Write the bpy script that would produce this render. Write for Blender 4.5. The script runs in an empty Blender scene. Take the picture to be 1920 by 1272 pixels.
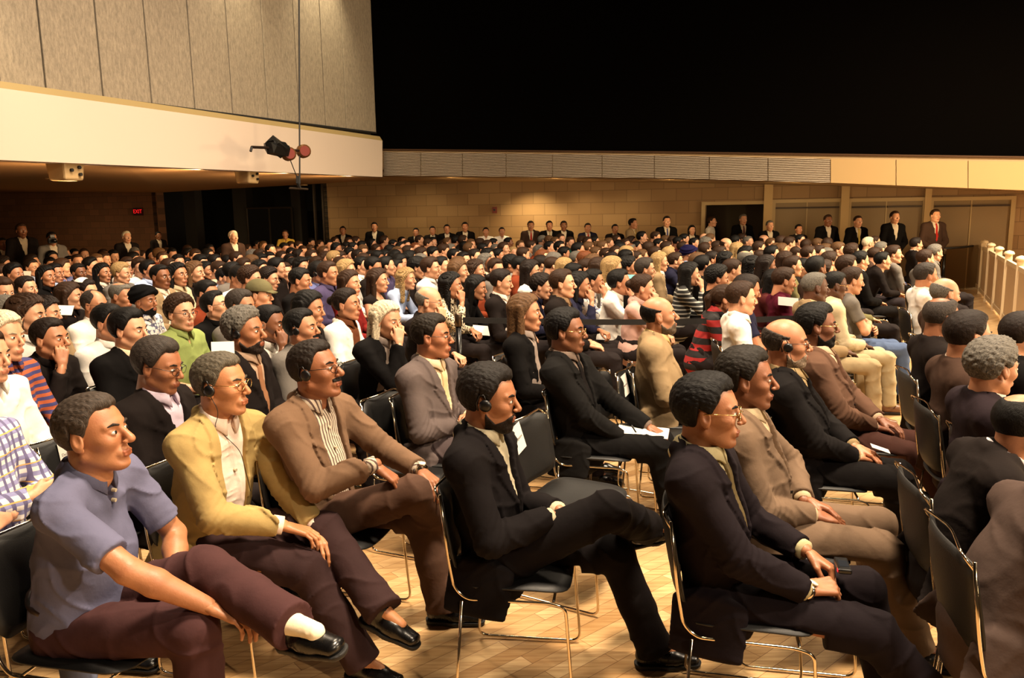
import bpy, math, random, numpy as np
from mathutils import Vector, Matrix
random.seed(7); rng = np.random.RandomState(11)
scene = bpy.context.scene
COL = scene.collection

# ------------------------------------------------------------------ camera
F = 1458.0; HC = 1.86; H0 = 400.0; SL = -0.016
_roll = math.atan(SL); _pitch = math.atan((636 - H0) * math.cos(_roll) / F)
FW = np.array([0, math.cos(_pitch), -math.sin(_pitch)]); _r0 = np.array([1., 0, 0]); _u0 = np.cross(_r0, FW)
CR = math.cos(_roll) * _r0 + math.sin(_roll) * _u0; CU = -math.sin(_roll) * _r0 + math.cos(_roll) * _u0
CAM = np.array([0, 0, HC])
cam_d = bpy.data.cameras.new('camera'); cam = bpy.data.objects.new('camera', cam_d); COL.objects.link(cam)
cam_d.sensor_width = 36; cam_d.lens = F / 1920 * 36; cam_d.clip_end = 200; cam_d.clip_start = 0.05
cam.matrix_world = Matrix(((CR[0], CU[0], -FW[0], 0), (CR[1], CU[1], -FW[1], 0), (CR[2], CU[2], -FW[2], HC), (0, 0, 0, 1)))
scene.camera = cam
scene.view_settings.view_transform = 'Standard'; scene.view_settings.look = 'None'
scene.view_settings.gamma = 1; scene.view_settings.use_curve_mapping = False
scene.view_settings.exposure = 0.0
w = bpy.data.worlds.new('world'); scene.world = w; w.use_nodes = True
w.node_tree.nodes['Background'].inputs[0].default_value = (1.0, .62, .32, 1); w.node_tree.nodes['Background'].inputs[1].default_value = 0.05

def ray(px, py): return FW * F + CR * (px - 960) - CU * (py - 636)
def atz(px, py, z):
    r = ray(px, py); return CAM + r * ((z - HC) / r[2])
def aty(px, py, y):                       # on a plane at a given distance along the hall
    r = ray(px, py); return CAM + r * (y / r[1])
def onplane(px, py, p0, n):
    r = ray(px, py); n = np.array(n, float); return CAM + r * (((np.array(p0) - CAM) @ n) / (r @ n))
def proj(P):
    d = np.array(P, float) - CAM; ww = d @ FW
    return 960 + F * (d @ CR) / ww, 636 - F * (d @ CU) / ww, ww

# ------------------------------------------------------------------ lamps
def area(name, loc, target, size, power, color, spread=180, size_y=None):
    d = bpy.data.lights.new(name, 'AREA'); d.energy = power; d.color = color; d.size = size
    if size_y: d.shape = 'RECTANGLE'; d.size_y = size_y
    d.spread = math.radians(spread)
    o = bpy.data.objects.new(name, d); COL.objects.link(o); o.location = loc
    o.rotation_euler = (Vector(target) - Vector(loc)).to_track_quat('-Z', 'Y').to_euler(); return o
def spot(name, loc, target, power, color, angle, blend=.5, radius=.1):
    d = bpy.data.lights.new(name, 'SPOT'); d.energy = power; d.color = color; d.spot_size = math.radians(angle)
    d.spot_blend = blend; d.shadow_soft_size = radius
    o = bpy.data.objects.new(name, d); COL.objects.link(o); o.location = loc
    o.rotation_euler = (Vector(target) - Vector(loc)).to_track_quat('-Z', 'Y').to_euler(); return o
WARM = (1.0, .70, .40); AMB = (1.0, .62, .30)
WARM = (1.0, .79, .56)
area('house_light_front', (1.5, 2.5, 8.5), (.5, 3.5, 0), 1.2, 620, WARM, 110)
area('house_light_mid', (-1.5, 8.0, 8.5), (-1, 8.5, 0), 2.0, 640, WARM, 125)
area('house_light_right', (6.5, 9.0, 8.5), (6, 9.5, 0), 2.0, 850, WARM, 125)
spot('stage_spot', (6.5, 1.0, 6.5), (0, 3.6, .6), 2500, (1, .80, .58), 55, .5, .15)
spot('stage_spot', (5.5, -3.5, 6.5), (-.2, 3.2, .6), 1700, (1, .78, .55), 60, .5, .15)
spot('wall_wash', (-4.0, 11.5, 9.0), (-4.2, 15.5, 5.6), 900, (1, .82, .54), 60, .9, .2)
spot('wall_wash', (-1.5, 5.0, 9.2), (-7.0, 10.5, 4.4), 1300, (1, .86, .72), 80, .9, .3)
area('fascia_fill', (1.0, 8.0, 7.5), (-5, 13, 3.2), 2.0, 260, (1, .78, .58), 120)
area('platform_light', (11, 8, 7.5), (8, 11, .5), 2.0, 1100, (1, .80, .52), 110)
area('stage_side_light', (17, 6, 2.0), (-6, 15, 2.2), 2.0, 900, (1, .72, .42), 150)  # two low fills added out of view at right to brighten the soffit
area('stage_side_light', (9, 0, 1.9), (-8, 12, 2.4), 1.5, 200, (1, .72, .42), 150)
for k_, (x_, y_, e_) in enumerate(((.55, 20.6, 160), (1.9, 20.2, 60), (2.9, 19.8, 130), (5.2, 19.0, 90), (7.4, 18.2, 110), (9.6, 17.4, 130), (-2.6, 21.4, 60), (-6, 22.5, 50), (-10, 22, 80), (-14, 23, 80), (12, 16.6, 150))):
    spot('soffit_downlight', (x_ - .3, y_ - .75 if x_ > 0 else y_ - 1.5, 2.62), (x_, y_, .9), e_ * 1.6, (1, .76, .40), 110, .9, .06)


# ------------------------------------------------------------------ materials
def lin(c):
    c = np.clip(np.array(c, float), 0, 1)
    return tuple(np.where(c <= .04045, c / 12.92, ((c + .055) / 1.055) ** 2.4)) + (1.0,)
_M = {}
def nodes(name):
    m = bpy.data.materials.new(name); m.use_nodes = True
    nt = m.node_tree; b = nt.nodes['Principled BSDF']; return m, nt, b
def N(nt, t, **kw):
    n = nt.nodes.new(t)
    for k, v in kw.items(): setattr(n, k, v)
    return n
def bump(nt, b, src, strength, dist=.01):
    bp = N(nt, 'ShaderNodeBump'); bp.inputs['Strength'].default_value = strength; bp.inputs['Distance'].default_value = dist
    nt.links.new(src, bp.inputs['Height']); nt.links.new(bp.outputs[0], b.inputs['Normal'])
def cloth(rgb, rough=.85):
    key = ('cloth', tuple(np.round(rgb, 3)), rough)
    if key in _M: return _M[key]
    m, nt, b = nodes('cloth'); b.inputs['Roughness'].default_value = rough
    b.inputs['Specular IOR Level'].default_value = .08
    tc = N(nt, 'ShaderNodeTexCoord'); n1 = N(nt, 'ShaderNodeTexNoise'); n1.inputs['Scale'].default_value = 9; n1.inputs['Detail'].default_value = 5
    n2 = N(nt, 'ShaderNodeTexNoise'); n2.inputs['Scale'].default_value = 350
    nt.links.new(tc.outputs['Object'], n1.inputs[0]); nt.links.new(tc.outputs['Object'], n2.inputs[0])
    r = N(nt, 'ShaderNodeValToRGB'); c = np.array(rgb)
    r.color_ramp.elements[0].position = .3; r.color_ramp.elements[1].position = .7
    r.color_ramp.elements[0].color = lin(c * .9); r.color_ramp.elements[1].color = lin(c * 1.06)
    mx = N(nt, 'ShaderNodeMath', operation='MULTIPLY_ADD'); mx.inputs[1].default_value = .35
    nt.links.new(n2.outputs[0], mx.inputs[0]); nt.links.new(n1.outputs[0], mx.inputs[2])
    nt.links.new(mx.outputs[0], r.inputs[0]); nt.links.new(r.outputs[0], b.inputs['Base Color'])
    bump(nt, b, n1.outputs[0], .35, .02); _M[key] = m; return m
def pattern(kind):
    key = ('pat', kind)
    if key in _M: return _M[key]
    m, nt, b = nodes(kind); b.inputs['Roughness'].default_value = .85
    tc = N(nt, 'ShaderNodeTexCoord'); sx = N(nt, 'ShaderNodeSeparateXYZ'); nt.links.new(tc.outputs['Object'], sx.inputs[0])
    def stripes(out, freq, duty):
        a = N(nt, 'ShaderNodeMath', operation='MULTIPLY'); a.inputs[1].default_value = freq; nt.links.new(out, a.inputs[0])
        f = N(nt, 'ShaderNodeMath', operation='FRACT'); nt.links.new(a.outputs[0], f.inputs[0])
        g = N(nt, 'ShaderNodeMath', operation='GREATER_THAN'); g.inputs[1].default_value = duty; nt.links.new(f.outputs[0], g.inputs[0]); return g.outputs[0]
    def mix(fac, a, c):
        mx = N(nt, 'ShaderNodeMix', data_type='RGBA'); nt.links.new(fac, mx.inputs[0])
        for i, v in ((6, a), (7, c)):
            if isinstance(v, tuple): mx.inputs[i].default_value = lin(v)
            else: nt.links.new(v, mx.inputs[i])
        return mx.outputs[2]
    if kind == 'red and black stripes': c = mix(stripes(sx.outputs[2], 8.5, .5), (.07, .05, .06), (.58, .10, .10))
    elif kind == 'black and white stripes': c = mix(stripes(sx.outputs[2], 22, .68), (.05, .05, .05), (.6, .6, .58))
    elif kind == 'orange and blue stripes': c = mix(stripes(sx.outputs[2], 26, .5), (.62, .30, .16), (.20, .19, .38))
    elif kind == 'fine stripes': c = mix(stripes(sx.outputs[1], 70, .6), (.74, .68, .60), (.32, .24, .22))
    elif kind == 'plaid':
        c1 = mix(stripes(sx.outputs[2], 26, .5), (.83, .81, .80), (.50, .50, .66))
        c = mix(stripes(sx.outputs[1], 26, .62), c1, (.36, .34, .48))
        c = mix(stripes(sx.outputs[2], 13, .93), c, (.80, .62, .35))
    elif kind in ('leopard', 'white print', 'pale check'):
        v = N(nt, 'ShaderNodeTexVoronoi'); v.inputs['Scale'].default_value = {'leopard': 55, 'white print': 30, 'pale check': 16}[kind]
        nt.links.new(tc.outputs['Object'], v.inputs[0])
        g = N(nt, 'ShaderNodeMath', operation='GREATER_THAN'); g.inputs[1].default_value = {'leopard': .45, 'white print': .62, 'pale check': .5}[kind]; nt.links.new(v.outputs[0], g.inputs[0])
        c = mix(g.outputs[0], *{'leopard': ((.22, .17, .12), (.78, .73, .62)), 'white print': ((.82, .80, .78), (.35, .36, .45)), 'pale check': ((.80, .74, .60), (.52, .52, .50))}[kind])
    nt.links.new(c, b.inputs['Base Color']); _M[key] = m; return m
def skin(rgb):
    key = ('skin', tuple(np.round(rgb, 3)))
    if key in _M: return _M[key]
    m, nt, b = nodes('skin'); b.inputs['Roughness'].default_value = .48
    tc = N(nt, 'ShaderNodeTexCoord'); n = N(nt, 'ShaderNodeTexNoise'); n.inputs['Scale'].default_value = 14; n.inputs['Detail'].default_value = 4
    nt.links.new(tc.outputs['Object'], n.inputs[0]); r = N(nt, 'ShaderNodeValToRGB'); c = np.array(rgb)
    r.color_ramp.elements[0].position = .35; r.color_ramp.elements[1].position = .7
    r.color_ramp.elements[0].color = lin(c * np.array([.93, .88, .85])); r.color_ramp.elements[1].color = lin(c * 1.04)
    nt.links.new(n.outputs[0], r.inputs[0]); nt.links.new(r.outputs[0], b.inputs['Base Color'])
    b.inputs['Subsurface Weight'].default_value = .0
    n2 = N(nt, 'ShaderNodeTexNoise'); n2.inputs['Scale'].default_value = 160; nt.links.new(tc.outputs['Object'], n2.inputs[0])
    bump(nt, b, n2.outputs[0], .12, .004); _M[key] = m; return m
def hairm(rgb):
    key = ('hair', tuple(np.round(rgb, 3)))
    if key in _M: return _M[key]
    m, nt, b = nodes('hair'); b.inputs['Roughness'].default_value = .55; b.inputs['Specular IOR Level'].default_value = .16
    tc = N(nt, 'ShaderNodeTexCoord'); mp = N(nt, 'ShaderNodeMapping'); mp.inputs['Scale'].default_value = (70, 420, 110)
    n = N(nt, 'ShaderNodeTexNoise'); n.inputs['Scale'].default_value = 1.0; n.inputs['Detail'].default_value = 3; n.inputs['Distortion'].default_value = .6
    nt.links.new(tc.outputs['Object'], mp.inputs[0]); nt.links.new(mp.outputs[0], n.inputs[0]); c = np.array(rgb)
    r = N(nt, 'ShaderNodeValToRGB'); r.color_ramp.elements[0].position = .3; r.color_ramp.elements[1].position = .72
    r.color_ramp.elements[0].color = lin(c * .55); r.color_ramp.elements[1].color = lin(np.minimum(c * 1.1, 1))
    nt.links.new(n.outputs[0], r.inputs[0]); nt.links.new(r.outputs[0], b.inputs['Base Color'])
    bump(nt, b, n.outputs[0], .5, .006); _M[key] = m; return m
def plain(name, rgb, rough=.6, metal=0, emit=None, bmp=None, alpha=None, trans=None):
    key = ('plain', name)
    if key in _M: return _M[key]
    m, nt, b = nodes(name); b.inputs['Base Color'].default_value = lin(rgb); b.inputs['Roughness'].default_value = rough; b.inputs['Metallic'].default_value = metal
    if emit: b.inputs['Emission Color'].default_value = lin(rgb); b.inputs['Emission Strength'].default_value = emit
    if name.startswith('black backdrop'): b.inputs['Specular IOR Level'].default_value = 0
    if trans: b.inputs['Transmission Weight'].default_value = trans
    tc = N(nt, 'ShaderNodeTexCoord'); n = N(nt, 'ShaderNodeTexNoise'); n.inputs['Scale'].default_value = bmp or 60; n.inputs['Detail'].default_value = 4
    nt.links.new(tc.outputs['Object'], n.inputs[0])
    mr = N(nt, 'ShaderNodeMapRange'); mr.inputs[3].default_value = max(rough - .06, 0.02); mr.inputs[4].default_value = min(rough + .06, 1)
    nt.links.new(n.outputs[0], mr.inputs[0]); nt.links.new(mr.outputs[0], b.inputs['Roughness'])
    if bmp: bump(nt, b, n.outputs[0], .15, .005)
    _M[key] = m; return m

# ------------------------------------------------------------------ mesh helpers
def mk(name, V, Fc, mats, parent=None, smooth=True, mi=None, loc=None):
    me = bpy.data.meshes.new(name)
    V = np.asarray(V, np.float32)
    if isinstance(Fc, np.ndarray):
        nf = len(Fc); me.vertices.add(len(V)); me.vertices.foreach_set('co', V.ravel())
        me.loops.add(nf * 4); me.loops.foreach_set('vertex_index', Fc.ravel().astype(np.int32))
        me.polygons.add(nf); me.polygons.foreach_set('loop_start', np.arange(0, nf * 4, 4, dtype=np.int32)); me.polygons.foreach_set('loop_total', np.full(nf, 4, np.int32))
        me.update(calc_edges=True)
    else:
        me.from_pydata([tuple(v) for v in V.tolist()], [], Fc); me.update()
    for m in (mats if isinstance(mats, (list, tuple)) else [mats]): me.materials.append(m)
    if mi is not None: me.polygons.foreach_set('material_index', np.asarray(mi, np.int32))
    if smooth: me.polygons.foreach_set('use_smooth', np.ones(len(me.polygons), bool))
    me.update()
    o = bpy.data.objects.new(name, me); COL.objects.link(o)
    if parent: o.parent = parent
    if loc is not None: o.location = loc
    return o
def empty(name, loc, rz=0, label=None, cat=None, group=None):
    o = bpy.data.objects.new(name, None); COL.objects.link(o); o.location = tuple(float(v) for v in loc); o.rotation_euler = (0, 0, rz)
    o.empty_display_size = .1
    tag(o, label, cat, group); return o
def tag(o, label=None, cat=None, group=None, kind=None):
    if label: o['label'] = label
    if cat: o['category'] = cat
    if group: o['group'] = group
    if kind: o['kind'] = kind
    return o
class MB:                                     # gathers boxes, tubes and prisms into one mesh
    def __init__(s): s.V = []; s.F = []
    def add(s, V, Fc):
        n = len(s.V); s.V += [tuple(float(c) for c in v) for v in V]; s.F += [tuple(int(i) + n for i in f) for f in Fc]; return s
    def box(s, lo, hi, M=None):
        V = [(x, y, z) for x in (lo[0], hi[0]) for y in (lo[1], hi[1]) for z in (lo[2], hi[2])]
        if M is not None: V = [M @ Vector(v) for v in V]
        return s.add(V, [(0, 1, 3, 2), (4, 6, 7, 5), (0, 4, 5, 1), (2, 3, 7, 6), (0, 2, 6, 4), (1, 5, 7, 3)])
    def hexa(s, P): # eight corners, bottom four then top four
        return s.add(P, [(3, 2, 1, 0), (4, 5, 6, 7), (0, 1, 5, 4), (1, 2, 6, 5), (2, 3, 7, 6), (3, 0, 4, 7)])
    def tube(s, pts, r, n=8, closed=False):
        pts = [np.array(p, float) for p in pts]; V = []; k = len(pts)
        rr = r if isinstance(r, (list, tuple)) else [r] * k; up = None
        for i, p in enumerate(pts):
            a = pts[(i - 1) % k] if (closed or i > 0) else p; b = pts[(i + 1) % k] if (closed or i < k - 1) else p
            t = b - a; t /= np.linalg.norm(t) + 1e-9
            if up is None:
                up = np.array([0, 0, 1.]) if abs(t[2]) < .9 else np.array([1., 0, 0])
            u = up - t * (up @ t); u /= np.linalg.norm(u) + 1e-9; up = u; v = np.cross(t, u)
            V += [p + rr[i] * (math.cos(2 * math.pi * j / n) * u + math.sin(2 * math.pi * j / n) * v) for j in range(n)]
        Fc = []
        for i in range(k if closed else k - 1):
            i2 = (i + 1) % k
            Fc += [(i * n + j, i * n + (j + 1) % n, i2 * n + (j + 1) % n, i2 * n + j) for j in range(n)]
        if not closed: Fc += [tuple(range(n - 1, -1, -1)), tuple((k - 1) * n + j for j in range(n))]
        return s.add(V, Fc)
    def lathe(s, prof, c=(0, 0, 0), n=20, M=None):
        V = []; k = len(prof)
        for r, z in prof:
            for j in range(n):
                a = 2 * math.pi * j / n; v = Vector((r * math.cos(a), r * math.sin(a), z))
                if M is not None: v = M @ v
                V.append((v[0] + c[0], v[1] + c[1], v[2] + c[2]))
        Fc = [(i * n + j, i * n + (j + 1) % n, (i + 1) * n + (j + 1) % n, (i + 1) * n + j) for i in range(k - 1) for j in range(n)]
        Fc += [tuple(range(n - 1, -1, -1)), tuple((k - 1) * n + j for j in range(n))]
        return s.add(V, Fc)
    def build(s, name, mat, parent=None, smooth=False, bevel=0, loc=None):
        o = mk(name, s.V, s.F, mat, parent, smooth, loc=loc)
        if bevel:
            b = o.modifiers.new('bevel', 'BEVEL'); b.width = bevel; b.segments = 2; b.limit_method = 'ANGLE'
        return o
def fillet(pts, r, n=5):
    out = [pts[0]]; P = [np.array(p, float) for p in pts]
    for i in range(1, len(P) - 1):
        a, b, c = P[i - 1], P[i], P[i + 1]; u = (a - b) / np.linalg.norm(a - b); v = (c - b) / np.linalg.norm(c - b)
        rr = min(r, np.linalg.norm(a - b) * .45, np.linalg.norm(c - b) * .45)
        for t in np.linspace(0, 1, n): out.append((1 - t) ** 2 * (b + u * rr) + 2 * t * (1 - t) * b + t * t * (b + v * rr))
    out.append(P[-1]); return out
# ------------------------------------------------------------------ smooth implicit surfaces turned into quads
def smin(a, b, k):
    h = np.clip(.5 + .5 * (b - a) / k, 0, 1); return b + (a - b) * h - k * h * (1 - h)
def smax(a, b, k): return -smin(-a, -b, k)
class Field:
    def __init__(s, lo, hi, h):
        s.h = h; s.lo = np.array(lo, np.float32); n = np.ceil((np.array(hi) - lo) / h).astype(int) + 1; s.n = n
        s.ax = [(s.lo[i] + h * np.arange(n[i])).astype(np.float32) for i in range(3)]
        s.D = np.full(tuple(n), .12, np.float32)
    def win(s, lo, hi):
        sl = []
        for i in range(3):
            a = int(max(0, math.floor((lo[i] - s.lo[i]) / s.h))); b = int(min(s.n[i], math.ceil((hi[i] - s.lo[i]) / s.h) + 1))
            if b <= a: return None
            sl.append(slice(a, b))
        x, y, z = (s.ax[i][sl[i]] for i in range(3))
        return tuple(sl), x[:, None, None], y[None, :, None], z[None, None, :]
    def full(s): return s.ax[0][:, None, None], s.ax[1][None, :, None], s.ax[2][None, None, :]
    def comb(s, sl, d, k, op):
        if op == 'add': s.D[sl] = smin(s.D[sl], d, k)
        elif op == 'sub': s.D[sl] = smax(s.D[sl], -d, k)
    def rc(s, a, b, ra, rb=None, k=.02, op='add', flat=False):
        rb = ra if rb is None else rb; a = np.array(a, float); b = np.array(b, float); m = max(ra, rb) + 2 * k + 2.5 * s.h + .01
        wn = s.win(np.minimum(a, b) - m, np.maximum(a, b) + m)
        if wn is None: return
        sl, x, y, z = wn; ab = b - a; L2 = float(ab @ ab) + 1e-9
        dx, dy, dz = x - a[0], y - a[1], z - a[2]; t0 = (dx * ab[0] + dy * ab[1] + dz * ab[2]) / L2; t = np.clip(t0, 0, 1)
        d = np.sqrt((dx - t * ab[0]) ** 2 + (dy - t * ab[1]) ** 2 + (dz - t * ab[2]) ** 2) - (ra + (rb - ra) * t)
        if flat: d = np.maximum(d, (t0 - 1) * math.sqrt(L2))
        s.comb(sl, d.astype(np.float32), k, op)
    def el(s, c, r, k=.02, op='add', R=None):
        c = np.array(c, float); r = np.array(r, float); m = max(r) + 2 * k + 2.5 * s.h + .01; wn = s.win(c - m, c + m)
        if wn is None: return
        sl, x, y, z = wn; dx, dy, dz = x - c[0], y - c[1], z - c[2]
        if R is not None:
            R = np.array(R); dx, dy, dz = (R[0, i] * dx + R[1, i] * dy + R[2, i] * dz for i in range(3))
        q = np.sqrt((dx / r[0]) ** 2 + (dy / r[1]) ** 2 + (dz / r[2]) ** 2); q2 = np.sqrt((dx / r[0] ** 2) ** 2 + (dy / r[1] ** 2) ** 2 + (dz / r[2] ** 2) ** 2)
        s.comb(sl, (q * (q - 1) / (q2 + 1e-6)).astype(np.float32), k, op)
    def ecap(s, a, b, ra, rb, Fv, Lv, k=.03, op='add'):     # capsule of elliptic section: radii (front, side)
        a = np.array(a, float); b = np.array(b, float); m = max(ra + rb) + 2 * k + 2.5 * s.h + .01
        wn = s.win(np.minimum(a, b) - m, np.maximum(a, b) + m)
        if wn is None: return
        sl, x, y, z = wn; ab = b - a; L = math.sqrt(float(ab @ ab)) + 1e-9; ab = ab / L
        dx, dy, dz = x - a[0], y - a[1], z - a[2]; t = np.clip((dx * ab[0] + dy * ab[1] + dz * ab[2]), 0, L)
        ex, ey, ez = dx - t * ab[0], dy - t * ab[1], dz - t * ab[2]; t = t / L
        rf = ra[0] + (rb[0] - ra[0]) * t; rl = ra[1] + (rb[1] - ra[1]) * t; w_ = ex * ab[0] + ey * ab[1] + ez * ab[2]
        f = ex * Fv[0] + ey * Fv[1] + ez * Fv[2]; l = ex * Lv[0] + ey * Lv[1] + ez * Lv[2]; mn = np.minimum(rf, rl)
        q = np.sqrt((f / rf) ** 2 + (l / rl) ** 2 + (w_ / mn) ** 2); q2 = np.sqrt((f / rf ** 2) ** 2 + (l / rl ** 2) ** 2 + (w_ / mn ** 2) ** 2)
        s.comb(sl, (q * (q - 1) / (q2 + 1e-4)).astype(np.float32), k, op)
    def wrinkle(s, amp, wl, seed=0):
        x, y, z = s.full(); c = 2 * math.pi / wl; r = np.random.RandomState(seed); p = r.rand(6) * 6
        wx = x + .35 * wl * np.sin(c * .5 * z + p[0]); wz = z + .4 * wl * np.sin(c * .45 * x + p[1]) + .3 * wl * np.sin(c * .4 * y + p[2])
        r1 = (1 - np.abs(np.sin(c * .5 * (wz * .8 + .7 * wx) + p[3]))) ** 3; r2 = (1 - np.abs(np.sin(c * .42 * (wz * .9 - .8 * wx + .4 * y) + p[5]))) ** 3
        m1 = .5 + .5 * np.sin(c * .31 * (wx + y) + p[4]); m2 = .5 + .5 * np.sin(c * .27 * (z - y) + p[0])
        n = .35 - r1 * m1 * 1.6 - r2 * m2 * 1.3 + .25 * np.sin(c * .5 * (x - y) + p[1]) * np.sin(c * .4 * z)
        s.D += (amp * n).astype(np.float32)
    def mesh(s): return nets(s.D, s.lo, s.h)
_E = [(0, 1), (2, 3), (4, 5), (6, 7), (0, 2), (1, 3), (4, 6), (5, 7), (0, 4), (1, 5), (2, 6), (3, 7)]
def nets(D, lo, h):
    D = D.copy(); D[0] = D[-1] = .1; D[:, 0] = D[:, -1] = .1; D[:, :, 0] = D[:, :, -1] = .1
    I = D < 0
    nx, ny, nz = D.shape; c8 = [(i, j, k) for i in (0, 1) for j in (0, 1) for k in (0, 1)]
    cnt = np.zeros((nx - 1, ny - 1, nz - 1), np.int8)
    for i, j, k in c8: cnt += I[i:nx - 1 + i, j:ny - 1 + j, k:nz - 1 + k]
    act = (cnt > 0) & (cnt < 8); ids = np.full(act.shape, -1, np.int32); cells = np.argwhere(act); ids[act] = np.arange(len(cells))
    v = np.stack([D[cells[:, 0] + i, cells[:, 1] + j, cells[:, 2] + k] for i, j, k in c8], 1); C8 = np.array(c8, np.float32)
    acc = np.zeros((len(cells), 3), np.float32); num = np.zeros(len(cells), np.float32)
    for a, b in _E:
        da, db = v[:, a], v[:, b]; m = (da < 0) != (db < 0); t = np.where(m, da / np.where(m, da - db, 1), 0)
        acc += m[:, None] * (C8[a] + t[:, None] * (C8[b] - C8[a])); num += m
    V = lo + h * (cells + acc / num[:, None]); Q = []
    for ax in range(3):
        sl0 = [slice(0, None)] * 3; sl1 = [slice(0, None)] * 3; sl0[ax] = slice(0, -1); sl1[ax] = slice(1, None)
        A, B = I[tuple(sl0)], I[tuple(sl1)]; e = np.argwhere(A != B); ins = A[e[:, 0], e[:, 1], e[:, 2]]
        u, w_ = [(1, 2), (2, 0), (0, 1)][ax]; q = []
        for du, dw in ((-1, -1), (0, -1), (0, 0), (-1, 0)):
            c = e.copy(); c[:, u] += du; c[:, w_] += dw; q.append(ids[c[:, 0], c[:, 1], c[:, 2]])
        q = np.stack(q, 1); q[~ins] = q[~ins][:, ::-1]; Q.append(q)
    return V.astype(np.float32), np.concatenate(Q).astype(np.int32)
class Join:
    def __init__(s): s.V = []; s.F = []; s.M = []; s.n = 0
    def add(s, VF, mi=0, R=None, t=None, mirror=False, sc=1.0):
        V, Fc = VF[0], VF[1]; V = np.asarray(V, float) * sc
        if mirror: V = V * [1, -1, 1]; Fc = Fc[:, ::-1]
        if R is not None: V = V @ np.array(R, float).T
        if t is not None: V = V + np.array(t, float)
        m = VF[2] if len(VF) > 2 else np.full(len(Fc), mi)
        s.V.append(V); s.F.append(np.asarray(Fc) + s.n); s.M.append(m); s.n += len(V); return s
    def get(s): return np.concatenate(s.V), np.concatenate(s.F), np.concatenate(s.M)
def nrm(v): v = np.array(v, float); return v / (np.linalg.norm(v) + 1e-9)
def rotz(a): c, s_ = math.cos(a), math.sin(a); return np.array([[c, -s_, 0], [s_, c, 0], [0, 0, 1.]])
def roty(a): c, s_ = math.cos(a), math.sin(a); return np.array([[c, 0, s_], [0, 1, 0], [-s_, 0, c]])
def rotx(a): c, s_ = math.cos(a), math.sin(a); return np.array([[1, 0, 0], [0, c, -s_], [0, s_, c]])
def headR(yaw, pitch=0, roll=0):   # pitch > 0 looks down
    return rotz(math.radians(yaw)) @ roty(math.radians(pitch)) @ rotx(math.radians(roll))
_cache = {}
def cached(key, fn):
    if key not in _cache: _cache[key] = fn()
    return _cache[key]

# ------------------------------------------------------------------ heads
HP = {'man': dict(nose=1.0, jaw=1.0, brow=1.0, neck=.056), 'man_big': dict(nose=1.25, jaw=1.08, brow=1.15, neck=.060), 'man_slim': dict(nose=1.1, jaw=.93, brow=1.0, neck=.052),
      'woman': dict(nose=.82, jaw=.88, brow=.5, neck=.044), 'old': dict(nose=1.15, jaw=1.02, brow=1.1, neck=.057)}
def head_field(kind, h, pad=0):
    p = HP[kind]; f = Field((-.135 - pad, -.11 - pad, -.20 - pad), (.155 + pad, .11 + pad, .15 + pad), h); j = p['jaw']; ns = p['nose']; k = max(.006, h)
    f.el((-.014, 0, .036), (.098, .076, .086), .01)
    f.el((.030, 0, -.012), (.060, .061, .090), .03)
    f.el((.030, 0, -.070), (.050, .050 * j, .045), .025)
    f.rc((-.005, .052 * j, -.055), (.062, .020, -.098), .018, .015, .02); f.rc((-.005, -.052 * j, -.055), (.062, -.020, -.098), .018, .015, .02)
    f.el((.072, 0, -.100), (.021, .024 * j, .018), .016)
    for s in (1, -1):
        f.el((.058, s * .040, -.020), (.026, .022, .022), .02)
        f.rc((.078, s * .012, .030), (.068, s * .044, .026), .010 * p['brow'] + .003, .009, .012)
    for s in (1, -1): f.el((.094, s * .031, .006), (.017, .019, .012), .010, 'sub')
    for s in (1, -1): f.el((.0735, s * .031, .007), (.0148, .0165, .0140), .003)
    f.rc((.086, 0, .018), (.104 + .008 * ns, 0, -.022), .0075, .0105 * ns, .009)
    f.el((.103 + .007 * ns, 0, -.027), (.0115 * ns, .0100 * ns, .0090), .006)
    for s in (1, -1): f.el((.099 + .003 * ns, s * .0110 * ns, -.030), (.009, .0060, .0065), .005)
    f.el((.083, 0, -.064), (.017, .027, .020), .012)
    f.rc((.0955, -.018, -.061), (.0985, .0, -.0595), .0042, .0056, .004); f.rc((.0955, .018, -.061), (.0985, .0, -.0595), .0042, .0056, .004)
    f.rc((.095, -.014, -.0710), (.095, .014, -.0710), .0055, None, .004)
    f.rc((.104, -.024, -.0655), (.104, .024, -.0655), .0018, None, .003, 'sub')
    f.rc((-.026, 0, -.050), (-.034, 0, -.130), p['neck'] * 1.02, p['neck'] * .98, .022)
    for s in (1, -1):
        R = rotx(s * .18) @ roty(-.2)
        f.el((-.006, s * .080, -.002), (.020, .0095, .033), .004, R=R); f.el((.001, s * .090, .003), (.011, .0075, .019), .004, 'sub', R=R)
        f.el((.001, s * .078, -.030), (.009, .006, .010), .004)
    return f
def sphere(c, r, n=10, m=8):
    V = [(c[0] + r[0] * math.cos(a) * math.sin(b), c[1] + r[1] * math.sin(a) * math.sin(b), c[2] + r[2] * math.cos(b)) for b in np.linspace(0.02, math.pi - .02, m) for a in np.linspace(0, 2 * math.pi, n, endpoint=False)]
    Fc = [(i * n + q, i * n + (q + 1) % n, (i + 1) * n + (q + 1) % n, (i + 1) * n + q) for i in range(m - 1) for q in range(n)]
    return np.array(V, np.float32), np.array(Fc, np.int32)[:, ::-1]
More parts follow.
